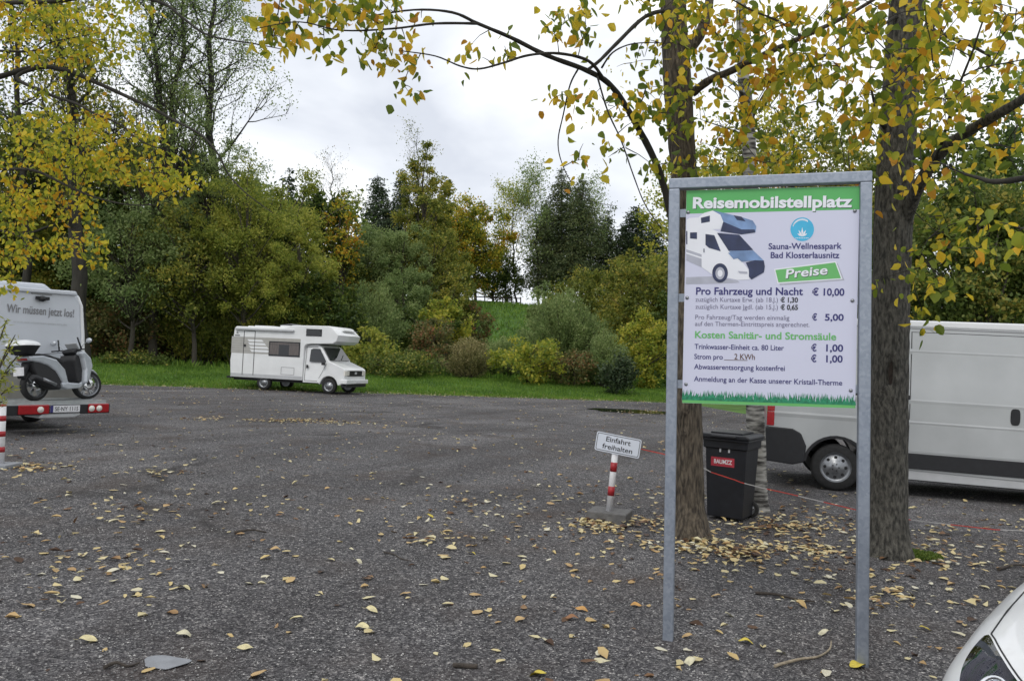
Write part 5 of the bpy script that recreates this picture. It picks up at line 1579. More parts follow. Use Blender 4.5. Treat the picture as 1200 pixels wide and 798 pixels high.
broadleaf(455, 68, 300, 90, 'olive', 'soft olive tree between willow and aspen', 258, .05, .2, 1.1)
broadleaf(505, 66, 262, 70, 'olive', 'dense olive tree in front of the aspen trunk', 259, .05, .2, 1.3)
broadleaf(578, 92, 290, 60, 'deep', 'green understorey tree right of the golden maple trunk', 260, .1, .22, .9)
conifer(450, 90, 232, 70, 'fir', 'wide dark fir filling between the two pointed firs', 261)
broadleaf(668, 94, 236, 110, 'larch', 'hazy green mass of the larch clump', 262, .15, .22, .7)

broadleaf(470, 58, 312, 80, 'willow', 'grey green willow low on the slope left of the yellow green shrub', 263, .0, .18, 1.2, narrow=.6, name='bush', cat='bush')
broadleaf(530, 60, 322, 52, 'olive', 'olive bush on the slope directly under the golden maple', 264, .0, .18, 1.2, name='bush', cat='bush')
broadleaf(690, 62, 312, 90, 'olive', 'olive bush on the slope under the larches', 265, .0, .18, 1.2, name='bush', cat='bush')
broadleaf(640, 66, 334, 50, 'willow', 'pale bush on the slope above the largest willow bush', 266, .0, .18, 1.2, name='bush', cat='bush')
broadleaf(735, 66, 286, 70, 'olive', 'olive tree under the broad dark pine', 267, .05, .18, 1.1)
broadleaf(505, 76, 235, 60, 'olive', 'second olive crown right of the aspen top', 268, .1, .2, 1.2)
broadleaf(425, 74, 285, 70, 'deep', 'dark green tree left of the grey green willow', 269, .05, .2, 1.1)

# bushes along the verge
broadleaf(150, 44, 352, 120, 'russet', 'low russet bush right of the scooter', 301, .0, .16, 1.3, name='bush', cat='bush')
broadleaf(112, 43, 342, 70, 'russet', 'reddish bush directly behind the motorhome corner', 302, .0, .16, 1.2, name='bush', cat='bush')
broadleaf(160, 40.5, 416, 74, 'hedge', 'low clipped green hedge at the left grass strip', 303, .0, .12, 1.8, name='hedge', cat='hedge')
strand_bush(232, 44, 330, 100, 'olive', 'olive brush with upright stems left of the camper', 304, dens=1.2, leaf=.16)
broadleaf(205, 46, 300, 90, 'deep', 'deep green thicket between russet bush and camper', 305, .0, .2, 1.4, name='bush', cat='bush')
strand_bush(285, 44, 322, 90, 'olive', 'tangled olive brush behind the camper rear', 306, dens=1.1)
broadleaf(330, 46, 330, 110, 'deep', 'dark thicket showing above the camper roof', 307, .0, .2, 1.4, name='bush', cat='bush')
broadleaf(385, 47, 318, 80, 'deep', 'dark bush above the camper alcove', 308, .0, .2, 1.4, name='bush', cat='bush')
strand_bush(432, 50, 322, 90, 'willow', 'grey green willow bush right of the camper alcove', 309, dens=1.2)
broadleaf(432, 45, 385, 66, 'lime', 'bright green knotweed right of the camper bonnet', 310, .0, .2, 1.4, name='bush', cat='bush')
broadleaf(490, 53, 360, 80, 'deep', 'dark undergrowth left of the yellow green shrub', 311, .0, .18, 1.3, name='bush', cat='bush')
broadleaf(470, 43.5, 414, 110, 'hedge', 'low nettle bank between knotweed and dry weeds', 312, .0, .13, 1.6, name='bush', cat='bush')
broadleaf(518, 54, 348, 64, 'yellowgreen', 'yellow green shrub top halfway up the slope', 313, .0, .2, 1.3, name='bush', cat='bush')
broadleaf(512, 48, 376, 84, 'russet', 'brownish bush below the yellow green shrub', 314, .0, .16, 1.2, name='bush', cat='bush')
strand_bush(548, 46, 388, 70, 'weeds', 'dry straw coloured weeds left of the bright shrub', 315, name='weed_patch', dens=1.3, leaf=.13)
broadleaf(556, 60, 360, 36, 'russet', 'dark twiggy bush beside the slope meadow', 316, .0, .18, 1.0, name='bush', cat='bush')
strand_bush(588, 50, 390, 84, 'willow', 'low willow below the meadow gap', 317, dens=1.1)
strand_bush(660, 51, 330, 118, 'willow', 'largest grey green willow bush of the verge', 318, dens=1.6, leaf=.18)
broadleaf(622, 44.5, 396, 84, 'yellowgreen', 'bright yellow green shrub at the grass edge', 319, .0, .17, 1.2, name='bush', cat='bush')
broadleaf(672, 45, 410, 60, 'russet', 'dark brown undergrowth right of the bright shrub', 320, .0, .15, 1.2, name='bush', cat='bush')
strand_bush(708, 46, 382, 70, 'willow', 'silvery bush behind the small round conifer', 321, dens=1.3, leaf=.13)
broadleaf(752, 56, 300, 110, 'olive', 'large olive bush left of the sign post', 322, .0, .2, 1.3, name='bush', cat='bush')
broadleaf(758, 47, 372, 76, 'yellowgreen', 'yellowish bush right of the silvery one', 323, .0, .16, 1.3, name='bush', cat='bush')
broadleaf(725, 42.5, 420, 36, 'fir', 'small dark round conifer on the grass', 324, .0, .12, 2.2, name='dwarf_conifer', cat='bush')
broadleaf(800, 50, 330, 80, 'deep', 'dark green bush hidden behind the price sign', 325, .0, .2, 1.2, name='bush', cat='bush')
broadleaf(870, 52, 250, 170, 'olive', 'olive tree behind the price sign', 326, .02, .24, 1.2)
broadleaf(810, 70, 165, 110, 'yellowgreen', 'yellow green tree behind the left trunk', 327, .1, .26, .9)
broadleaf(920, 60, 120, 200, 'olive', 'tall yellow green tree above the price sign', 328, .1, .28, .8)
broadleaf(1010, 48, 150, 130, 'olive', 'olive tree between price sign and right trunk', 329, .02, .25, 1.1)
# green screen behind the white van
broadleaf(1075, 24, 215, 180, 'hedge', 'tall green bush behind the right trunk', 331, .0, .13, 1.3, name='bush', cat='bush', depth_r=1.5)
broadleaf(1150, 22, 190, 190, 'hedge', 'tall green bush above the van roof', 332, .0, .12, 1.3, name='bush', cat='bush', depth_r=1.5)
broadleaf(1235, 23, 175, 190, 'hedge', 'tall green bush at the right edge above the van', 333, .0, .13, 1.2, name='bush', cat='bush', depth_r=1.5)
broadleaf(1120, 30, 120, 220, 'deep', 'shady tree behind the tall green bushes', 334, .05, .2, .9)
broadleaf(1200, 34, 90, 180, 'willow', 'grey green tree at the far right behind the bushes', 335, .1, .2, .7, gaps=.5)
# the wood that closes the view behind everything at the left
def wood_mass():
    rng = np.random.default_rng(5)
    cl = []
    for px in range(-260, 420, 9):
        for k in range(9):
            d = rng.uniform(62, 80); py = rng.uniform(235, 425); q = P(px, py, d); cl.append(tuple(q))
    V, Fc = crown_cloud(rng, cl, 46, 1.5, .42)
    o = mesh_np('distant_wood', V, Fc, LM['deep']); tag(o, 'dark wood closing the view behind the left trees', kind='stuff')
wood_mass()

# hilltop fence
def hill_fence():
    d = 90; a = P(526, 357, d); root = thing('pasture_fence', 'low wooden pasture fence on the hilltop meadow beneath the maple', 'fence', (a.x, a.y, gz(a.x, a.y)))
    pts = []
    for k in range(9):
        q = P(526 + 10.5 * k, 357, d); z = gz(q.x, q.y); pts.append((q.x, q.y, z))
        mb = MB(); mb.tube([(q.x, q.y, z - .2), (q.x, q.y, z + 1.2)], .07, 7); mb.build('post', M['wood'], root, world=True)
    for h in (.55, 1.05):
        mb = MB(); mb.bar((pts[0][0], pts[0][1], pts[0][2] + h), (pts[-1][0], pts[-1][1], pts[-1][2] + h), .05, .12); mb.build('rail', M['wood'], root, world=True)
hill_fence()

# ================================================================== grass verge blades
def verge():
    n = 110000
    x = RNG.uniform(-30, 9.5, n)
    y = 37.2 + .34 * x + 10.5 * RNG.random(n) ** 1.1 + .1
    # ragged fringe
    y += .25 * np.sin(x * 2.1) * (RNG.random(n) < .4)
    z = np.array([gz(a, b) for a, b in zip(x, y)]) - .02
    d = RNG.normal(size=(n, 3)) * .35 + [0, 0, 1]
    V, Fc = spread(KITE, KF, np.stack([x, y, z], 1), d, rv(n), .07 + .10 * RNG.random(n), .28)
    gm = leafmat('grass_blades', [(0, (.07, .14, .018)), (.5, (.12, .23, .03)), (1, (.22, .33, .05))], .4, hue_scale=.5)
    o = mesh_np('verge_grass', V, Fc, gm); tag(o, 'short green grass of the verge behind the car park', kind='stuff')
    # coarse growth on the slope
    n = 60000
    x = RNG.uniform(-40, 26, n); d_ = RNG.uniform(9, 62, n); y = 37.2 + .34 * np.minimum(x, 9) + d_
    z = np.array([gz(a, b) for a, b in zip(x, y)]) - .03
    V, Fc = spread(KITE, KF, np.stack([x, y, z], 1), RNG.normal(size=(n, 3)) * .4 + [0, 0, 1], rv(n), .25 + .25 * RNG.random(n), .3)
    o = mesh_np('meadow_grass', V, Fc, gm); tag(o, 'long meadow grass on the slope behind the bushes', kind='stuff')
verge()

# ================================================================== near trees
def bark_trunk(path, radii, seed, mb=None, nseg=44, step=.045, amp=.010, scar=None):
    """trunk with furrowed bark; path in world points"""
    pts = []; rad = []
    for (a, b), (ra, rb) in zip(zip(path[:-1], path[1:]), zip(radii[:-1], radii[1:])):
        n = max(2, int((b - a).length / step))
        for i in range(n): pts.append(a.lerp(b, i / n)); rad.append(ra + (rb - ra) * i / n)
    pts.append(path[-1]); rad.append(radii[-1])
    # smooth kinks
    for _ in range(6):
        q = list(pts)
        for i in range(1, len(pts) - 1): q[i] = (pts[i - 1] + pts[i] * 2 + pts[i + 1]) / 4
        pts = q
    mb = mb or MB(); vs = []
    for i, p in enumerate(pts):
        for k in range(nseg):
            a = 2 * math.pi * k / nseg
            c, s = math.cos(a), math.sin(a)
            r = rad[i]
            n1 = noise.noise(Vector((c * 1.3, s * 1.3, p.z * .9 + seed)))
            n2 = noise.noise(Vector((c * 7, s * 7, p.z * 3.2 + seed)))
            n3 = noise.noise(Vector((c * 16, s * 16, p.z * 9 + seed)))
            hh = max(0, p.z - pts[0].z)
            r *= 1 + math.exp(-hh / .13) * (.06 + .18 * max(0, math.cos(3 * a + seed)) ** 2 + .12 * max(0, math.cos(5 * a + seed * 2)) ** 2)
            r = r * (1 + .07 * n1) + amp * (n2 * 1.0 + n3 * .8)
            if scar:
                for (sa, sz, wa, wz, dep) in scar:
                    da = (a - sa + math.pi) % (2 * math.pi) - math.pi
                    e = math.sqrt((da / wa) ** 2 + ((p.z - sz) / wz) ** 2)
                    if e < 1: r -= dep * (1 - e * e)
                    elif e < 1.7: r += .022 * math.sin((e - 1) / .7 * math.pi)
            vs.append((p.x + r * c, p.y + r * s, p.z))
    n = len(pts)
    mb.add(vs, [(i * nseg + k, i * nseg + (k + 1) % nseg, (i + 1) * nseg + (k + 1) % nseg, (i + 1) * nseg + k) for i in range(n - 1) for k in range(nseg)], 0, True)
    return mb
LEAF_ME = {}
def leaf_template(key):
    if key not in LEAF_ME:
        LEAF_ME[key] = []
        for T in vary(12, LEAF, np.random.default_rng(21)):
            me = bpy.data.meshes.new('leaf'); me.from_pydata([tuple(v) for v in T], [], [tuple(f) for f in LEAFF]); me.materials.append(LM[key]); me.update()
            LEAF_ME[key].append(me)
    return LEAF_ME[key]

def leafy(root, limbs, regions, seed, pal, size, hang=.75, spread_r=.16, extra=None, twig_r=.004):
    """twigs grow from the limbs out to every leaf cluster; limbs: list of point lists"""
    rng = np.random.default_rng(seed); rr = random.Random(seed)
    nodes = [p for l in limbs for p in l]
    cl = []
    for (x0, y0, x1, y1, d0, d1, n, per) in regions:
        for _ in range(n):
            cl.append((P(rr.uniform(x0, x1), rr.uniform(y0, y1), rr.uniform(d0, d1)), per))
    if extra: cl += extra
    NA = np.array([tuple(p) for p in nodes])
    cl.sort(key=lambda c: float(np.min(np.linalg.norm(NA - np.array(c[0]), axis=1))))
    tw = MB(); B = []; D = []; N_ = []
    for c, per in cl:
        ca = np.array(c); dist = np.linalg.norm(NA - ca, axis=1); i = int(np.argmin(dist)); a = Vector(NA[i]); L_ = dist[i]
        sag = Vector((0, 0, rr.uniform(.0, .14) * L_)); m = a.lerp(c, .5) + sag + Vector((rr.uniform(-.05, .05), rr.uniform(-.05, .05), 0)) * L_
        pts = [a, a.lerp(m, .55), m, m.lerp(c, .55) + sag * .2, c]
        if L_ > .05:
            r = twig_r * (1 + min(L_, 2))
            tw.tube(pts, [r, r * .85, r * .7, r * .55, r * .4], 4, 0, caps=False)
        newn = [tuple(m), tuple(pts[3]), tuple(c)] if L_ < 3 else [tuple(c)]
        NA = np.vstack([NA, newn])
        dd = (c - m).normalized() if L_ > .05 else Vector((0, 0, -1))
        for _ in range(per):
            t = rr.uniform(-.55, 1.0)
            p = (c + dd * spread_r * t) if t > 0 else c.lerp(pts[3], -t)
            dirv = Vector((rr.gauss(0, .6), rr.gauss(0, .6), -hang + rr.gauss(0, .35)))
            off = Vector((rr.gauss(0, 1), rr.gauss(0, 1), rr.gauss(0, .6))) * spread_r * .42
            B.append(tuple(p + off)); D.append(tuple(dirv)); N_.append((rr.gauss(0, 1), rr.gauss(0, 1), rr.gauss(0, 1) + .3))
    tw.build('twigs', M['bark_dark'], root, world=True, kind='stuff')
    B = np.array(B); D = unit(np.array(D)); N_ = unit(np.array(N_))
    sz = size * (.55 + .7 * rng.random(len(B)))
    # the largest leaves in the picture are objects of their own
    pix = []
    for b, s in zip(B, sz):
        q = proj(b); inside = 5 < q[0] < 1195 and 5 < q[1] < 790 and q[2] > 0
        pix.append(s / q[2] if inside else 0)
    order = np.argsort(-np.array(pix)); big = order[:290]; rest = order[290:]
    V, Fc = spread(vary(len(rest), LEAF, rng), LEAFF, B[rest], D[rest], N_[rest], sz[rest])
    o = mesh_np('foliage', V, Fc, LM[pal], root); o['kind'] = 'stuff'
    me = leaf_template(pal + '_single')
    for i in big:
        d = D[i]; s = unit(np.cross(d, N_[i])); n = np.cross(s, d); k = sz[i]
        o = bpy.data.objects.new('leaf', me[int(i) % len(me)]); COL.objects.link(o)
        o.parent = root
        loc = B[i] - np.array(root.location)
        o.matrix_local = Matrix(((s[0] * k, d[0] * k, n[0] * k, loc[0]), (s[1] * k, d[1] * k, n[1] * k, loc[1]), (s[2] * k, d[2] * k, n[2] * k, loc[2]), (0, 0, 0, 1)))
    return len(B)

def smooth_path(pts, n=5):
    """Catmull-Rom through the points"""
    out = []
    for i in range(len(pts) - 1):
        p0 = pts[max(0, i - 1)]; p1 = pts[i]; p2 = pts[i + 1]; p3 = pts[min(len(pts) - 1, i + 2)]
        for k in range(n):
            t = k / n
            out.append(.5 * ((2 * p1) + (p2 - p0) * t + (2 * p0 - 5 * p1 + 4 * p2 - p3) * t * t + (3 * p1 - p0 - 3 * p2 + p3) * t ** 3))
    out.append(pts[-1]); return out
def make_limb(root, pix, r0, r1, m, name='limb'):
    """pix: (px, py, depth)"""
    pts = smooth_path([P(*p) for p in pix]); n = len(pts)
    mb = MB(); mb.tube(pts, [(r0 + (r1 - r0) * (i / (n - 1)) ** .8) * (1 + .06 * math.sin(i * 2.1)) for i in range(n)], 12, 0)
    mb.build(name, m, root, world=True)
    return pts

def near_tree_left():
    b = G(808, 628); z = b.z
    root = thing('tree', 'brown barked autumn tree just behind the left sign post', 'tree', b)
    D0 = 7.9
    path = [b + Vector((0, 0, -.1)), b + Vector((0, 0, .12)), P(806, 590, D0), P(804, 480, D0), P(803, 300, D0), P(802, 210, D0), P(794, 100, D0), P(788, 0, D0), P(784, -150, D0), P(780, -330, D0)]
    rad = [.235, .185, .158, .150, .135, .125, .135, .125, .10, .06]
    sc = [(-1.86, P(805, 492, D0).z, .22, .10, .03)]
    bark_trunk(path, rad, 3.3, scar=sc).build('trunk', M['bark_brown'], root, world=True)
    lim = []
    ml = M['bark_dark']
    lim.append(make_limb(root, [(797, 330, 7.85), (788, 262, 7.7), (772, 200, 7.55), (745, 145, 7.4), (718, 103, 7.2), (690, 84, 7.0), (640, 65, 6.7), (600, 45, 6.5), (560, 28, 6.3), (530, 15, 6.2), (485, 12, 6.1), (430, 20, 6.0)], .043, .005, ml))
    lim.append(make_limb(root, [(708, 94, 7.1), (690, 72, 6.9), (655, 63, 6.7), (620, 65, 6.5), (590, 74, 6.3), (562, 81, 6.2), (540, 78, 6.1), (510, 66, 6.0), (470, 60, 5.9)], .016, .004, ml))
    lim.append(make_limb(root, [(560, 28, 6.3), (510, 28, 6.1), (460, 34, 6.0), (400, 36, 5.9), (350, 26, 5.8), (300, 34, 5.7)], .012, .003, ml))
    lim.append(make_limb(root, [(784, 12, 7.8), (756, 20, 7.5), (722, 52, 7.3), (702, 72, 7.2), (686, 84, 7.1)], .022, .014, ml))
    lim.append(make_limb(root, [(813, 108, 7.85), (832, 94, 7.6), (860, 82, 7.3), (900, 62, 7.0), (940, 44, 6.8), (990, 20, 6.6), (1040, -10, 6.4)], .045, .012, M['bark_brown']))
    lim.append(make_limb(root, [(806, 60, 7.85), (822, 36, 7.8), (830, 10, 7.8), (836, -40, 7.8), (850, -120, 7.8)], .07, .03, M['bark_brown']))
    lim.append(make_limb(root, [(677, 82, 7.0), (668, 100, 6.9), (660, 135, 6.9), (654, 165, 6.9), (658, 190, 6.9), (672, 218, 6.9), (690, 235, 6.9), (718, 241, 6.9)], .009, .002, ml))
    lim.append(make_limb(root, [(700, 90, 7.0), (712, 130, 6.9), (728, 165, 6.8), (742, 205, 6.7), (756, 240, 6.7), (775, 268, 6.7)], .009, .004, ml))
    lim.append(make_limb(root, [(705, 80, 7.1), (718, 62, 7.0), (740, 52, 7.0), (770, 50, 7.1)], .010, .004, ml))
    lim.append(make_limb(root, [(940, 44, 6.8), (920, 30, 6.8), (905, 22, 6.8), (880, 12, 6.8), (855, -2, 6.8)], .014, .006, ml))
    lim.append(make_limb(root, [(788, -20, 7.9), (740, -90, 7.5), (660, -150, 7.0), (560, -200, 6.5)], .05, .012, ml))
    lim.append(make_limb(root, [(786, -80, 7.9), (860, -160, 7.6), (960, -230, 7.4)], .05, .012, ml))
    lim.append(make_limb(root, [(786, -60, 7.9), (800, -130, 9.0), (830, -210, 10.0)], .05, .012, ml))
    R_ = [(300, -12, 470, 30, 5.7, 6.4, 34, 9), (290, 22, 345, 52, 5.7, 6.0, 7, 7), (360, 38, 400, 60, 5.8, 6.0, 3, 6), (466, 84, 486, 112, 6.0, 6.2, 3, 5), (430, 20, 520, 66, 5.9, 6.3, 11, 7),
          (440, 60, 520, 82, 6.0, 6.3, 4, 5), (540, 52, 612, 70, 6.3, 6.6, 7, 5), (632, 8, 692, 46, 6.6, 7.0, 14, 7), (648, 102, 700, 124, 6.8, 7.1, 6, 6), (672, 152, 690, 188, 6.8, 7.0, 3, 6),
          (685, 105, 725, 128, 6.8, 7.2, 5, 6), (712, 150, 735, 176, 6.8, 7.1, 3, 4), (742, 45, 778, 68, 7.1, 7.5, 6, 5), (745, 85, 800, 200, 6.9, 7.6, 24, 7), (745, -10, 800, 20, 7.2, 7.6, 7, 7),
          (790, 0, 900, 60, 6.6, 7.8, 38, 8), (780, 60, 880, 190, 6.9, 8.2, 28, 7), (880, 0, 1010, 95, 6.0, 7.3, 50, 8), (860, 90, 1000, 178, 6.6, 8.6, 28, 8), (800, 178, 1010, 206, 7.2, 8.8, 20, 8),
          (860, 60, 960, 130, 6.2, 7.4, 22, 8), (640, 170, 760, 235, 6.8, 7.0, 3, 3),
          (560, -190, 1000, -40, 6, 9, 60, 8)]
    n = leafy(root, lim, R_, 41, 'autumn', .088)
    # scar lined with dark wood
    return root
near_tree_left()

def near_tree_right():
    b = G(1040, 650)
    root = thing('tree', 'thick grey barked autumn tree with dark knot hole right of the price sign', 'tree', b)
    D0 = 7.48
    path = [b + Vector((0, 0, -.1)), b + Vector((0, 0, .10)), P(1040, 600, D0), P(1041, 500, D0), P(1043, 380, D0), P(1047, 260, D0), P(1052, 150, D0), P(1059, 60, D0), P(1063, 0, D0), P(1072, -200, D0), P(1080, -380, D0)]
    rad = [.23, .190, .172, .168, .166, .168, .160, .155, .150, .12, .06]
    sc = [(-1.98, P(1046, 437, D0).z, .26, .155, .05), (-2.25, P(1040, 462, D0).z, .35, .05, .008)]
    bark_trunk(path, rad, 8.1, scar=sc, amp=.008).build('trunk', M['bark_grey'], root, world=True)
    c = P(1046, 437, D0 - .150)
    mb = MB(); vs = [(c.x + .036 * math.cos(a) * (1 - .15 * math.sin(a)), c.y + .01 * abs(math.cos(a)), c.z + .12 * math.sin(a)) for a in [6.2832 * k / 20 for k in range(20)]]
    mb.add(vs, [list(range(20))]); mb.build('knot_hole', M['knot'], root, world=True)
    mb = MB(); vs = [(c.x - .045 + .03 * math.cos(a), c.y + .012, c.z - .17 + .09 * math.sin(a)) for a in [6.2832 * k / 14 for k in range(14)]]
    lim = []; ml = M['bark_dark']; mg = M['bark_grey']
    lim.append(make_limb(root, [(1060, 262, 7.4), (1072, 228, 7.2), (1090, 195, 6.8), (1112, 170, 6.4), (1145, 148, 6.0), (1180, 128, 5.6), (1220, 104, 5.3), (1270, 80, 5.0)], .068, .024, mg))
    lim.append(make_limb(root, [(1066, 70, 7.4), (1078, 50, 7.3), (1092, 25, 7.3), (1102, -5, 7.3), (1118, -60, 7.3)], .07, .03, mg))
    lim.append(make_limb(root, [(1090, 35, 7.3), (1118, 46, 6.9), (1138, 54, 6.6), (1160, 66, 6.3)], .022, .010, ml))
    lim.append(make_limb(root, [(1096, 188, 6.6), (1104, 165, 6.4), (1112, 140, 6.2), (1122, 105, 6.0), (1128, 90, 5.9), (1140, 60, 5.8), (1150, 30, 5.7), (1165, -10, 5.6)], .016, .005, ml))
    lim.append(make_limb(root, [(1094, 186, 6.7), (1091, 165, 6.6), (1090, 145, 6.5), (1092, 120, 6.4)], .012, .005, ml))
    lim.append(make_limb(root, [(1270, 190, 4.2), (1200, 209, 4.6), (1165, 213, 4.8), (1148, 209, 4.9), (1130, 204, 5.0)], .026, .008, ml))
    lim.append(make_limb(root, [(1038, 150, 7.45), (1030, 140, 7.3), (1024, 118, 7.2), (1020, 100, 7.1)], .026, .008, ml))
    lim.append(make_limb(root, [(1050, 20, 7.4), (1030, 32, 7.1), (1000, 48, 6.8), (960, 70, 6.5)], .018, .005, ml))
    lim.append(make_limb(root, [(1128, 90, 5.9), (1150, 80, 5.6), (1180, 74, 5.3), (1210, 68, 5.0)], .008, .003, ml))
    lim.append(make_limb(root, [(1160, 66, 6.3), (1180, 35, 6.0), (1210, 10, 5.8)], .008, .003, ml))
    lim.append(make_limb(root, [(1200, 209, 4.6), (1240, 232, 4.1), (1215, 262, 3.9), (1195, 268, 3.8)], .010, .004, ml))
    lim.append(make_limb(root, [(1064, -30, 7.4), (1010, -120, 6.8), (940, -200, 6.2)], .05, .012, ml))
    lim.append(make_limb(root, [(1068, -80, 7.4), (1150, -180, 6.8), (1260, -260, 6.2)], .05, .012, ml))
    R_ = [(990, 0, 1200, 50, 5.2, 7.0, 46, 8), (990, 40, 1110, 130, 5.6, 7.2, 34, 8), (1080, 50, 1200, 130, 5.2, 6.8, 20, 8), (1000, 110, 1080, 170, 5.8, 7.1, 11, 8), (1070, 118, 1200, 215, 5.0, 6.4, 26, 8),
          (1030, 185, 1078, 235, 6.6, 7.1, 4, 7), (1070, 215, 1165, 300, 5.6, 7.2, 17, 7), (1066, 290, 1115, 345, 6.0, 7.0, 8, 7), (1064, 340, 1086, 378, 6.8, 7.0, 4, 5), (1168, 255, 1200, 275, 3.7, 4.0, 4, 5), (1018, 318, 1036, 336, 7.1, 7.2, 2, 6),
          (1005, 238, 1030, 262, 7.0, 7.2, 2, 4), (950, -220, 1260, -40, 5.5, 8, 50, 8)]
    leafy(root, lim, R_, 43, 'autumn', .086)
near_tree_right()

def golden_tree():
    base = P(-190, 420, 10.5); base.z = gz(base.x, base.y)
    root = thing('tree', 'golden leaved tree reaching in over the left motorhome', 'tree', base)
    path = [base + Vector((0, 0, -.1)), base + Vector((0, 0, .2)), base + Vector((.05, 0, 2)), base + Vector((-.05, .1, 4)), base + Vector((.1, 0, 7.5))]
    bark_trunk(path, [.3, .24, .2, .17, .08], 5.2, step=.08, nseg=24).build('trunk', M['bark_brown'], root, world=True)
    t = lambda z: P(-188, z, 10.5)
    ml = M['bark_dark']; lim = []
    lim.append(make_limb(root, [(-188, 140, 10.5), (-80, 110, 10), (0, 90, 9.6), (42, 79, 9.4), (78, 83, 9.3), (115, 98, 9.2), (150, 114, 9.1), (180, 128, 9.0), (205, 142, 8.9), (235, 158, 8.8), (255, 180, 8.7), (268, 205, 8.7), (290, 228, 8.6), (320, 250, 8.5)], .040, .004, ml))
    lim.append(make_limb(root, [(42, 80, 9.4), (20, 92, 9.3), (60, 112, 9.2), (90, 122, 9.1), (112, 134, 9.0), (140, 146, 9.0), (165, 166, 8.9), (190, 175, 8.9)], .025, .005, ml))
    lim.append(make_limb(root, [(-188, 220, 10.5), (-90, 190, 10), (0, 198, 9.6), (40, 200, 9.4), (75, 216, 9.3), (110, 231, 9.2), (150, 240, 9.1), (182, 240, 9.0)], .030, .004, ml))
    lim.append(make_limb(root, [(-188, 60, 10.5), (-60, 20, 10), (0, 5, 9.6), (60, 2, 9.3), (140, -6, 9), (190, 4, 8.8), (215, 22, 8.7), (245, 42, 8.6), (300, 52, 8.4), (330, 58, 8.3)], .04, .004, ml))
    lim.append(make_limb(root, [(-188, 250, 10.5), (-90, 260, 10.2), (0, 270, 9.8), (50, 290, 9.6)], .03, .006, ml))
    lim.append(make_limb(root, [(0, 60, 9.6), (40, 60, 9.4), (60, 50, 9.3), (110, 40, 9.2)], .016, .005, ml))
    lim.append(make_limb(root, [(-188, 330, 10.5), (-120, 350, 9.5), (-50, 390, 9.0), (-15, 410, 8.8)], .02, .006, ml))
    R_ = [(-10, -10, 150, 40, 8.7, 10, 60, 9), (0, 30, 150, 75, 8.8, 10, 38, 9), (100, 0, 175, 60, 8.8, 9.6, 16, 8), (-10, 80, 110, 118, 9, 10, 9, 7), (20, 130, 120, 185, 8.8, 9.8, 42, 9), (95, 132, 180, 215, 8.7, 9.6, 50, 9),
          (170, 175, 222, 228, 8.7, 9.3, 20, 8), (-10, 180, 110, 245, 9, 10, 50, 9), (-10, 240, 75, 318, 9, 10, 40, 9), (75, 236, 118, 290, 9, 9.8, 12, 8), (186, 140, 205, 160, 9, 9.2, 3, 5), (210, 195, 262, 225, 8.7, 8.9, 5, 4), (95, 292, 124, 312, 9.2, 9.6, 3, 6),
          (120, -30, 200, 10, 8.8, 9.6, 12, 8), (-300, -100, 0, 320, 9, 11.5, 60, 9), (-10, 318, 25, 345, 9, 9.6, 5, 6)]
    leafy(root, lim, [r[:7] + (int(r[7] * 1.55),) for r in R_], 47, 'golden', .066)
golden_tree()

def left_sprig():
    b = P(-30, 500, 8.6); b.z = gz(b.x, b.y)
    root = thing('willow_sapling', 'pale narrow leaved sapling at the left edge before the motorhome', 'sapling', b)
    rng = np.random.default_rng(9); mb = MB(); B = []; D = []
    for k, (tx, ty) in enumerate(((8, 375), (18, 392), (22, 415), (12, 432), (-5, 380), (16, 452), (4, 470), (14, 405))):
        pts = [b + Vector((0, 0, .1)), b.lerp(P(tx, ty, 8.6), .5) + Vector((0, 0, .35)), P(tx, ty, 8.6)]
        pts = smooth_path(pts, 4); mb.tube(pts, [.008] * (len(pts) - 1) + [.003], 5, 0, caps=False)
        for j in range(36):
            t = rng.uniform(.4, 1) * (len(pts) - 1); i = min(int(t), len(pts) - 2); p = pts[i].lerp(pts[i + 1], t - i)
            B.append(tuple(p + Vector(rng.normal(size=3)) * .02)); dv = rng.normal(size=3) * .7 + np.array([.3, 0, -.1]); D.append(dv)
    mb.build('stems', M['bark_far'], root, world=True)
    V, Fc = spread(KITE, KF, np.array(B), np.array(D), rv(len(B), rng), .085, .3)
    mesh_np('foliage', V, Fc, LM['lime'], root)
left_sprig()

def birch():
    b = Vector((3.03, 9.6, 0)); b.z = gz(b.x, b.y)
    root = thing('birch_tree', 'white barked birch directly behind the wheeled bin', 'tree', b)
    D0 = 9.62
    path = [b + Vector((0, 0, -.1)), b + Vector((0, 0, .1)), P(887, 560, D0), P(885, 480, D0), P(884, 300, D0), P(879, 200, D0), P(876, 130, D0), P(871, 90, D0), P(868, 0, D0), P(866, -150, D0)]
    bark_trunk(path, [.17, .13, .118, .112, .10, .085, .08, .07, .055, .03], 2.2, step=.08, nseg=24, amp=.004).build('trunk', M['birch'], root, world=True)
    lim = [make_limb(root, [(876, 118, D0), (862, 100, 9.5), (845, 88, 9.4), (828, 80, 9.3)], .03, .01, M['birch']),
           make_limb(root, [(878, 150, D0), (890, 120, 9.5), (905, 95, 9.4)], .02, .008, M['bark_dark']),
           make_limb(root, [(878, 160, D0), (850, 150, 9.8), (825, 142, 9.9)], .014, .005, M['bark_dark'])]
    leafy(root, lim, [(815, 90, 935, 205, 9.2, 10.6, 50, 12), (690, 60, 770, 150, 9.6, 10.4, 10, 8)], 51, 'golden', .055, spread_r=.2)
birch()

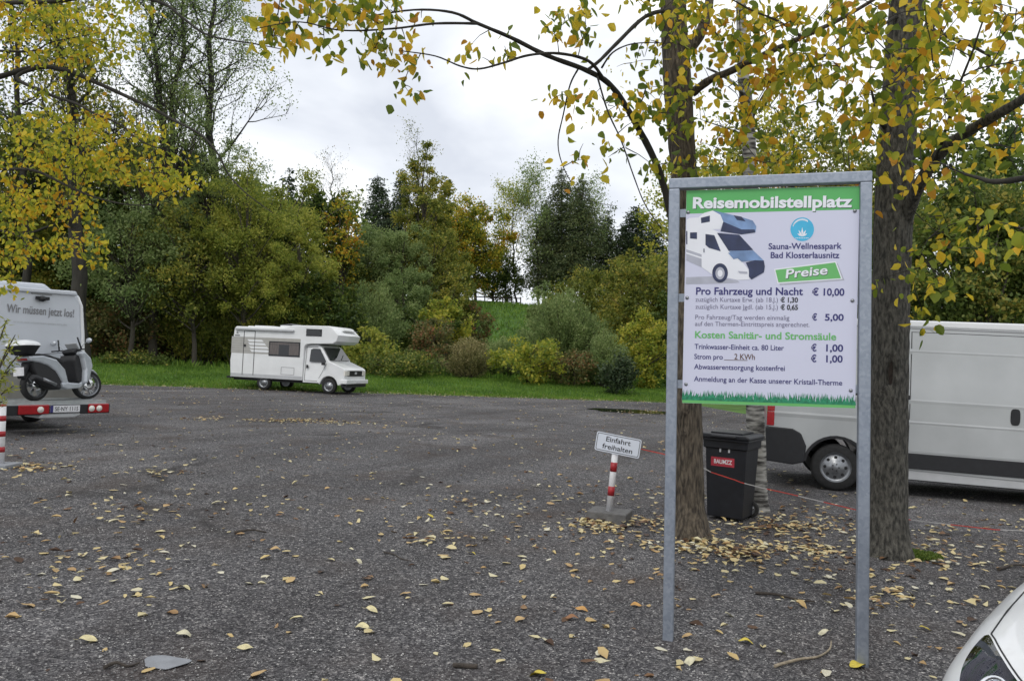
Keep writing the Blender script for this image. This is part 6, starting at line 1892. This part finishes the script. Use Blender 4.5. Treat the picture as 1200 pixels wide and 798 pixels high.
# moss at the foot of the right tree
def moss():
    n = 5000
    c = G(1078, 652)
    a = RNG.random(n) * 6.283; r = np.sqrt(RNG.random(n))
    x = c.x + .26 * r * np.cos(a) - .04; y = c.y + .2 * r * np.sin(a) + .05
    keep = (x - G(1040, 650).x) ** 2 + (y - G(1040, 650).y) ** 2 > .04
    x, y = x[keep], y[keep]; n = len(x)
    z = SL * x + .03 * (1 - r[keep] ** 2) * RNG.random(n)
    V, Fc = spread(KITE, KF, np.stack([x, y, z], 1), RNG.normal(size=(n, 3)) * .7 + [0, 0, .8], rv(n), .015 + .02 * RNG.random(n), .6)
    o = mesh_np('moss', V, Fc, M['moss']); tag(o, 'green moss patch at the foot of the right tree', kind='stuff')
moss()

# ================================================================== fallen leaves
GL = leafmat('fallen_leaf_colours', [(0, (.07, .038, .022)), (.16, (.20, .11, .055)), (.26, (.48, .32, .15)), (.50, (.60, .47, .22)), (.85, (.64, .57, .34)), (1, (.66, .62, .48))], .1, hue_scale=1.2)
def litter():
    X = []; Y = []; Z = []
    def add(x, y, lift=0.0):
        X.append(x); Y.append(y); Z.append(SL * max(-45, min(45, x)) + .006 + lift)
    r = random.Random(77)
    for _ in range(4200):      # general scatter
        y = 3.0 + 35 * r.random() ** .85; x = r.uniform(-.72, .72) * y
        if y > edge_y(x) - .2: continue
        w = .45 + .6 * (noise.noise(Vector((x * .35, y * .25, 3))) + .5)
        if r.random() < w: add(x, y)
    for _ in range(900):       # denser round the near trees
        a = r.uniform(0, 6.28); q = abs(r.gauss(0, 1.9)); add(2.9 + q * math.cos(a) * 1.4, 7.6 + q * math.sin(a))
    def heap(px, py, w, h, n, lift=.03):
        for _ in range(n):
            gx, gy = px + r.gauss(0, w), py + r.gauss(0, h)
            q = G(gx, gy)
            if q.y < 60: add(q.x, q.y, r.random() * lift)
    heap(715, 620, 20, 3, 80, .03); heap(692, 612, 12, 2.5, 60, .03); heap(760, 612, 12, 3, 40)
    heap(812, 640, 30, 5, 130, .04); heap(870, 650, 24, 5, 130, .03); heap(925, 618, 40, 4, 120, .03); heap(950, 605, 40, 6, 60)
    heap(1100, 645, 40, 12, 60); heap(30, 548, 26, 3, 110, .02); heap(190, 555, 24, 2, 26); heap(340, 493, 26, 1.2, 260, .02); heap(400, 496, 22, 1.2, 90); heap(235, 491, 14, 1, 60)
    heap(165, 600, 60, 10, 50); heap(110, 688, 60, 14, 30); heap(165, 660, 40, 12, 30); heap(60, 650, 50, 12, 30); heap(525, 632, 30, 4, 40); heap(560, 590, 40, 6, 45); heap(770, 483, 24, 2, 120); heap(1030, 700, 40, 10, 40)
    for _ in range(2600):      # band along the verge, on the grass too
        x = r.uniform(-24, 8.5); y = edge_y(x) + r.gauss(.2, 1.0)
        X.append(x); Y.append(y); Z.append(gz(x, y) + .03 + .03 * r.random())
    n = len(X)
    B = np.stack([X, Y, Z], 1)
    d = RNG.normal(size=(n, 3)) * [1, 1, .07]; nn = RNG.normal(size=(n, 3)) * .11 + [0, 0, 1]
    T = LEAF.copy(); T[:, 2] *= 1.3
    V, Fc = spread(vary(n, T, RNG, .8) * [1, 1, .6], LEAFF, B, d, nn, .045 + .055 * RNG.random(n) ** 1.3, .9)
    o = mesh_np('leaf_litter', V, Fc, GL); tag(o, 'pale yellow and brown autumn leaves scattered over the car park', kind='stuff')
litter()

def single_leaves():
    tab = [(92, 752, .10, 0, 'cream leaf lowest at the far left of the gravel'), (207, 745, .10, 1, 'curled pale leaf above the flat grey stone'), (208, 689, .10, 0, 'long cream leaf in the left half of the gravel'),
           (286, 685, .08, 1, 'crumpled cream leaf right of the long cream leaf'), (355, 726, .08, 0, 'cream leaf pointing right, left of the two stacked ones'), (277, 762, .09, 0, 'pale yellow leaf nearest to the flat grey stone on its right'),
           (428, 715, .09, 0, 'upper one of two pale leaves left of the bark piece'), (433, 737, .09, 0, 'lower one of two pale leaves left of the bark piece'), (416, 658, .08, 1, 'pale leaf in a small group above the two stacked ones'),
           (482, 697, .08, 3, 'tan leaf below the yellow leaf in the centre'), (548, 648, .08, 2, 'bright yellow leaf in the centre of the gravel'), (615, 727, .08, 3, 'tan leaf standing on edge in the centre foreground'),
           (674, 714, .09, 4, 'orange leaf left of the left sign post'), (662, 725, .09, 5, 'brown leaf directly below the orange leaf'), (634, 751, .07, 1, 'small cream leaf above the yellow maple leaf'),
           (652, 699, .06, 1, 'small cream leaf just above the orange leaf'), (752, 711, .08, 4, 'tawny leaf touching the foot area of the left sign post'), (640, 793, .11, 2, 'yellow maple leaf at the bottom edge of the picture'),
           (865, 752, .09, 2, 'long yellow leaf between the two sign posts'), (816, 776, .10, 1, 'pale leaf nearest the bottom between the sign posts'), (849, 722, .08, 1, 'pale green leaf left of centre between the posts'),
           (812, 747, .07, 3, 'small tan leaf right beside the left post foot'), (910, 766, .07, 1, 'cream leaf above the curved pale stick'), (972, 743, .09, 1, 'cream leaf left of the right sign post'),
           (997, 783, .12, 2, 'large yellow leaf at the foot of the right post'), (1077, 737, .08, 2, 'lemon yellow leaf right of the right post'), (1062, 697, .08, 1, 'cream leaf midway between right post and white car'), (845, 700, .08, 3, 'narrow tan leaf above the pale green one'),
           (24, 711, .11, 3, 'tan leaf at the left edge above the cream leaf'), (313, 792, .12, 3, 'tan curled leaf at the bottom edge left of centre'), (500, 605, .09, 2, 'upright pale leaf far behind the yellow centre leaf'), (316, 645, .09, 3, 'curled brown and cream leaf beside a small stick')]
    cols = [(.60, .53, .30), (.58, .54, .38), (.58, .46, .06), (.44, .30, .14), (.50, .27, .08), (.26, .12, .05)]
    mm = [mat('fallen_leaf_tone', c, .6, var=.22, vs=40, bump=.3, bs=200) for c in cols]
    rr = random.Random(5)
    for px, py, s, ci, lab in tab:
        g = G(px, py); mb = MB(); cup = rr.uniform(.06, .22); seed = rr.random() * 10
        n = 14; mid = []; lf = []; rg = []
        for k in range(n + 1):
            t = k / n; w = .36 * math.sin(math.pi * t) ** .75 * (1 - .25 * t) + .003
            bend = .10 * math.sin(math.pi * t) + .05 * math.sin(5 * t + seed)
            mid.append((0, t, bend)); lf.append((-w, t, bend + cup * w * 2 + .03 * math.sin(9 * t + seed))); rg.append((w, t, bend + cup * w * 2.4 + .03 * math.sin(8 * t + seed)))
        vs = lf + mid + rg; N1 = n + 1
        mb.add(vs, [(i, i + 1, N1 + i + 1, N1 + i) for i in range(n)] + [(N1 + i, N1 + i + 1, 2 * N1 + i + 1, 2 * N1 + i) for i in range(n)], 0, True)
        st = .02
        mb.add([(-st / 2, 0, 0), (st / 2, 0, 0), (.06, -.28, .05), (.04, -.28, .05)], [(0, 1, 2, 3)], 0)
        a = rr.uniform(-.5, .5) + (1.57 if rr.random() < .5 else -1.57)
        if ci == 1 or 'edge' in lab or 'upright' in lab: tilt = .5
        else: tilt = rr.uniform(.05, .22)
        mb.v = [(x * s, y * s, z * s) for x, y, z in mb.v]
        o = mb.build('fallen_leaf', mm[ci])
        o.matrix_world = Matrix.Translation((g.x, g.y, SL * g.x + .008 + (tilt * s * .3))) @ Matrix.Rotation(a, 4, 'Z') @ Matrix.Rotation(-tilt, 4, 'X') @ Matrix.Rotation(rr.uniform(-.2, .2), 4, 'Y')
        tag(o, lab, 'leaf', 'fallen leaves on the gravel')
single_leaves()

def odds():
    def stick(pix, r, m, name, label, lift=.01):
        pts = [G(*p) for p in pix]; pts = [Vector((p.x, p.y, SL * p.x + lift + .008 * math.sin(i * 2))) for i, p in enumerate(pts)]
        pts = smooth_path(pts, 4); mb = MB(); mb.tube(pts, [r * (1 - .6 * i / (len(pts) - 1)) for i in range(len(pts))], 7)
        tag(mb.build(name, m), label, 'stick')
    stick([(908, 782), (935, 776), (958, 770), (972, 762), (974, 754)], .010, M['pale_wood'], 'stick', 'pale curved stick lying left of the right sign post')
    stick([(885, 696), (910, 699), (935, 703), (955, 706)], .013, M['wood'], 'stick', 'black straight stick between the sign posts')
    stick([(450, 648), (462, 652), (470, 655), (482, 658)], .008, M['wood'], 'stick', 'thin dark twig left of the yellow centre leaf')
    stick([(122, 784), (136, 780), (150, 781), (163, 778)], .011, M['wood'], 'stick', 'dark stick touching the flat grey stone')
    stick([(1170, 668), (1185, 664), (1200, 662), (1215, 664)], .016, M['wood'], 'stick', 'dark branch piece beside the white car bonnet')
    stick([(275, 625), (295, 623), (312, 624)], .014, M['wood'], 'stick', 'short dark stick left of the gravel centre')
    g = G(545, 782); mb = MB(); mb.box(-.068, .068, -.014, .014, 0, .02); o = mb.build('bark_piece', M['wood'], bevel=.006); o.location = (g.x, g.y, SL * g.x + .002); o.rotation_euler = (0, .02, -.05)
    tag(o, 'short black bark piece at the bottom centre', 'bark')
    g = G(188, 776); pts = [(g.x + .02 + .115 * math.cos(a) * (1 + .22 * math.sin(3 * a + .5)), g.y + .095 * math.sin(a) * (1 + .25 * math.cos(2 * a + 1)), SL * g.x + .0) for a in [6.2832 * k / 22 for k in range(22)]]
    mb = MB(); up = [(x * 1, y, z + .005) for x, y, z in pts]; mb.add(pts + up, [list(range(22))[::-1], list(range(22, 44))] + [(i, (i + 1) % 22, (i + 1) % 22 + 22, i + 22) for i in range(22)])
    tag(mb.build('flat_stone', M['slab'], bevel=.002), 'flat light grey stone at the lower left', 'stone')
odds()
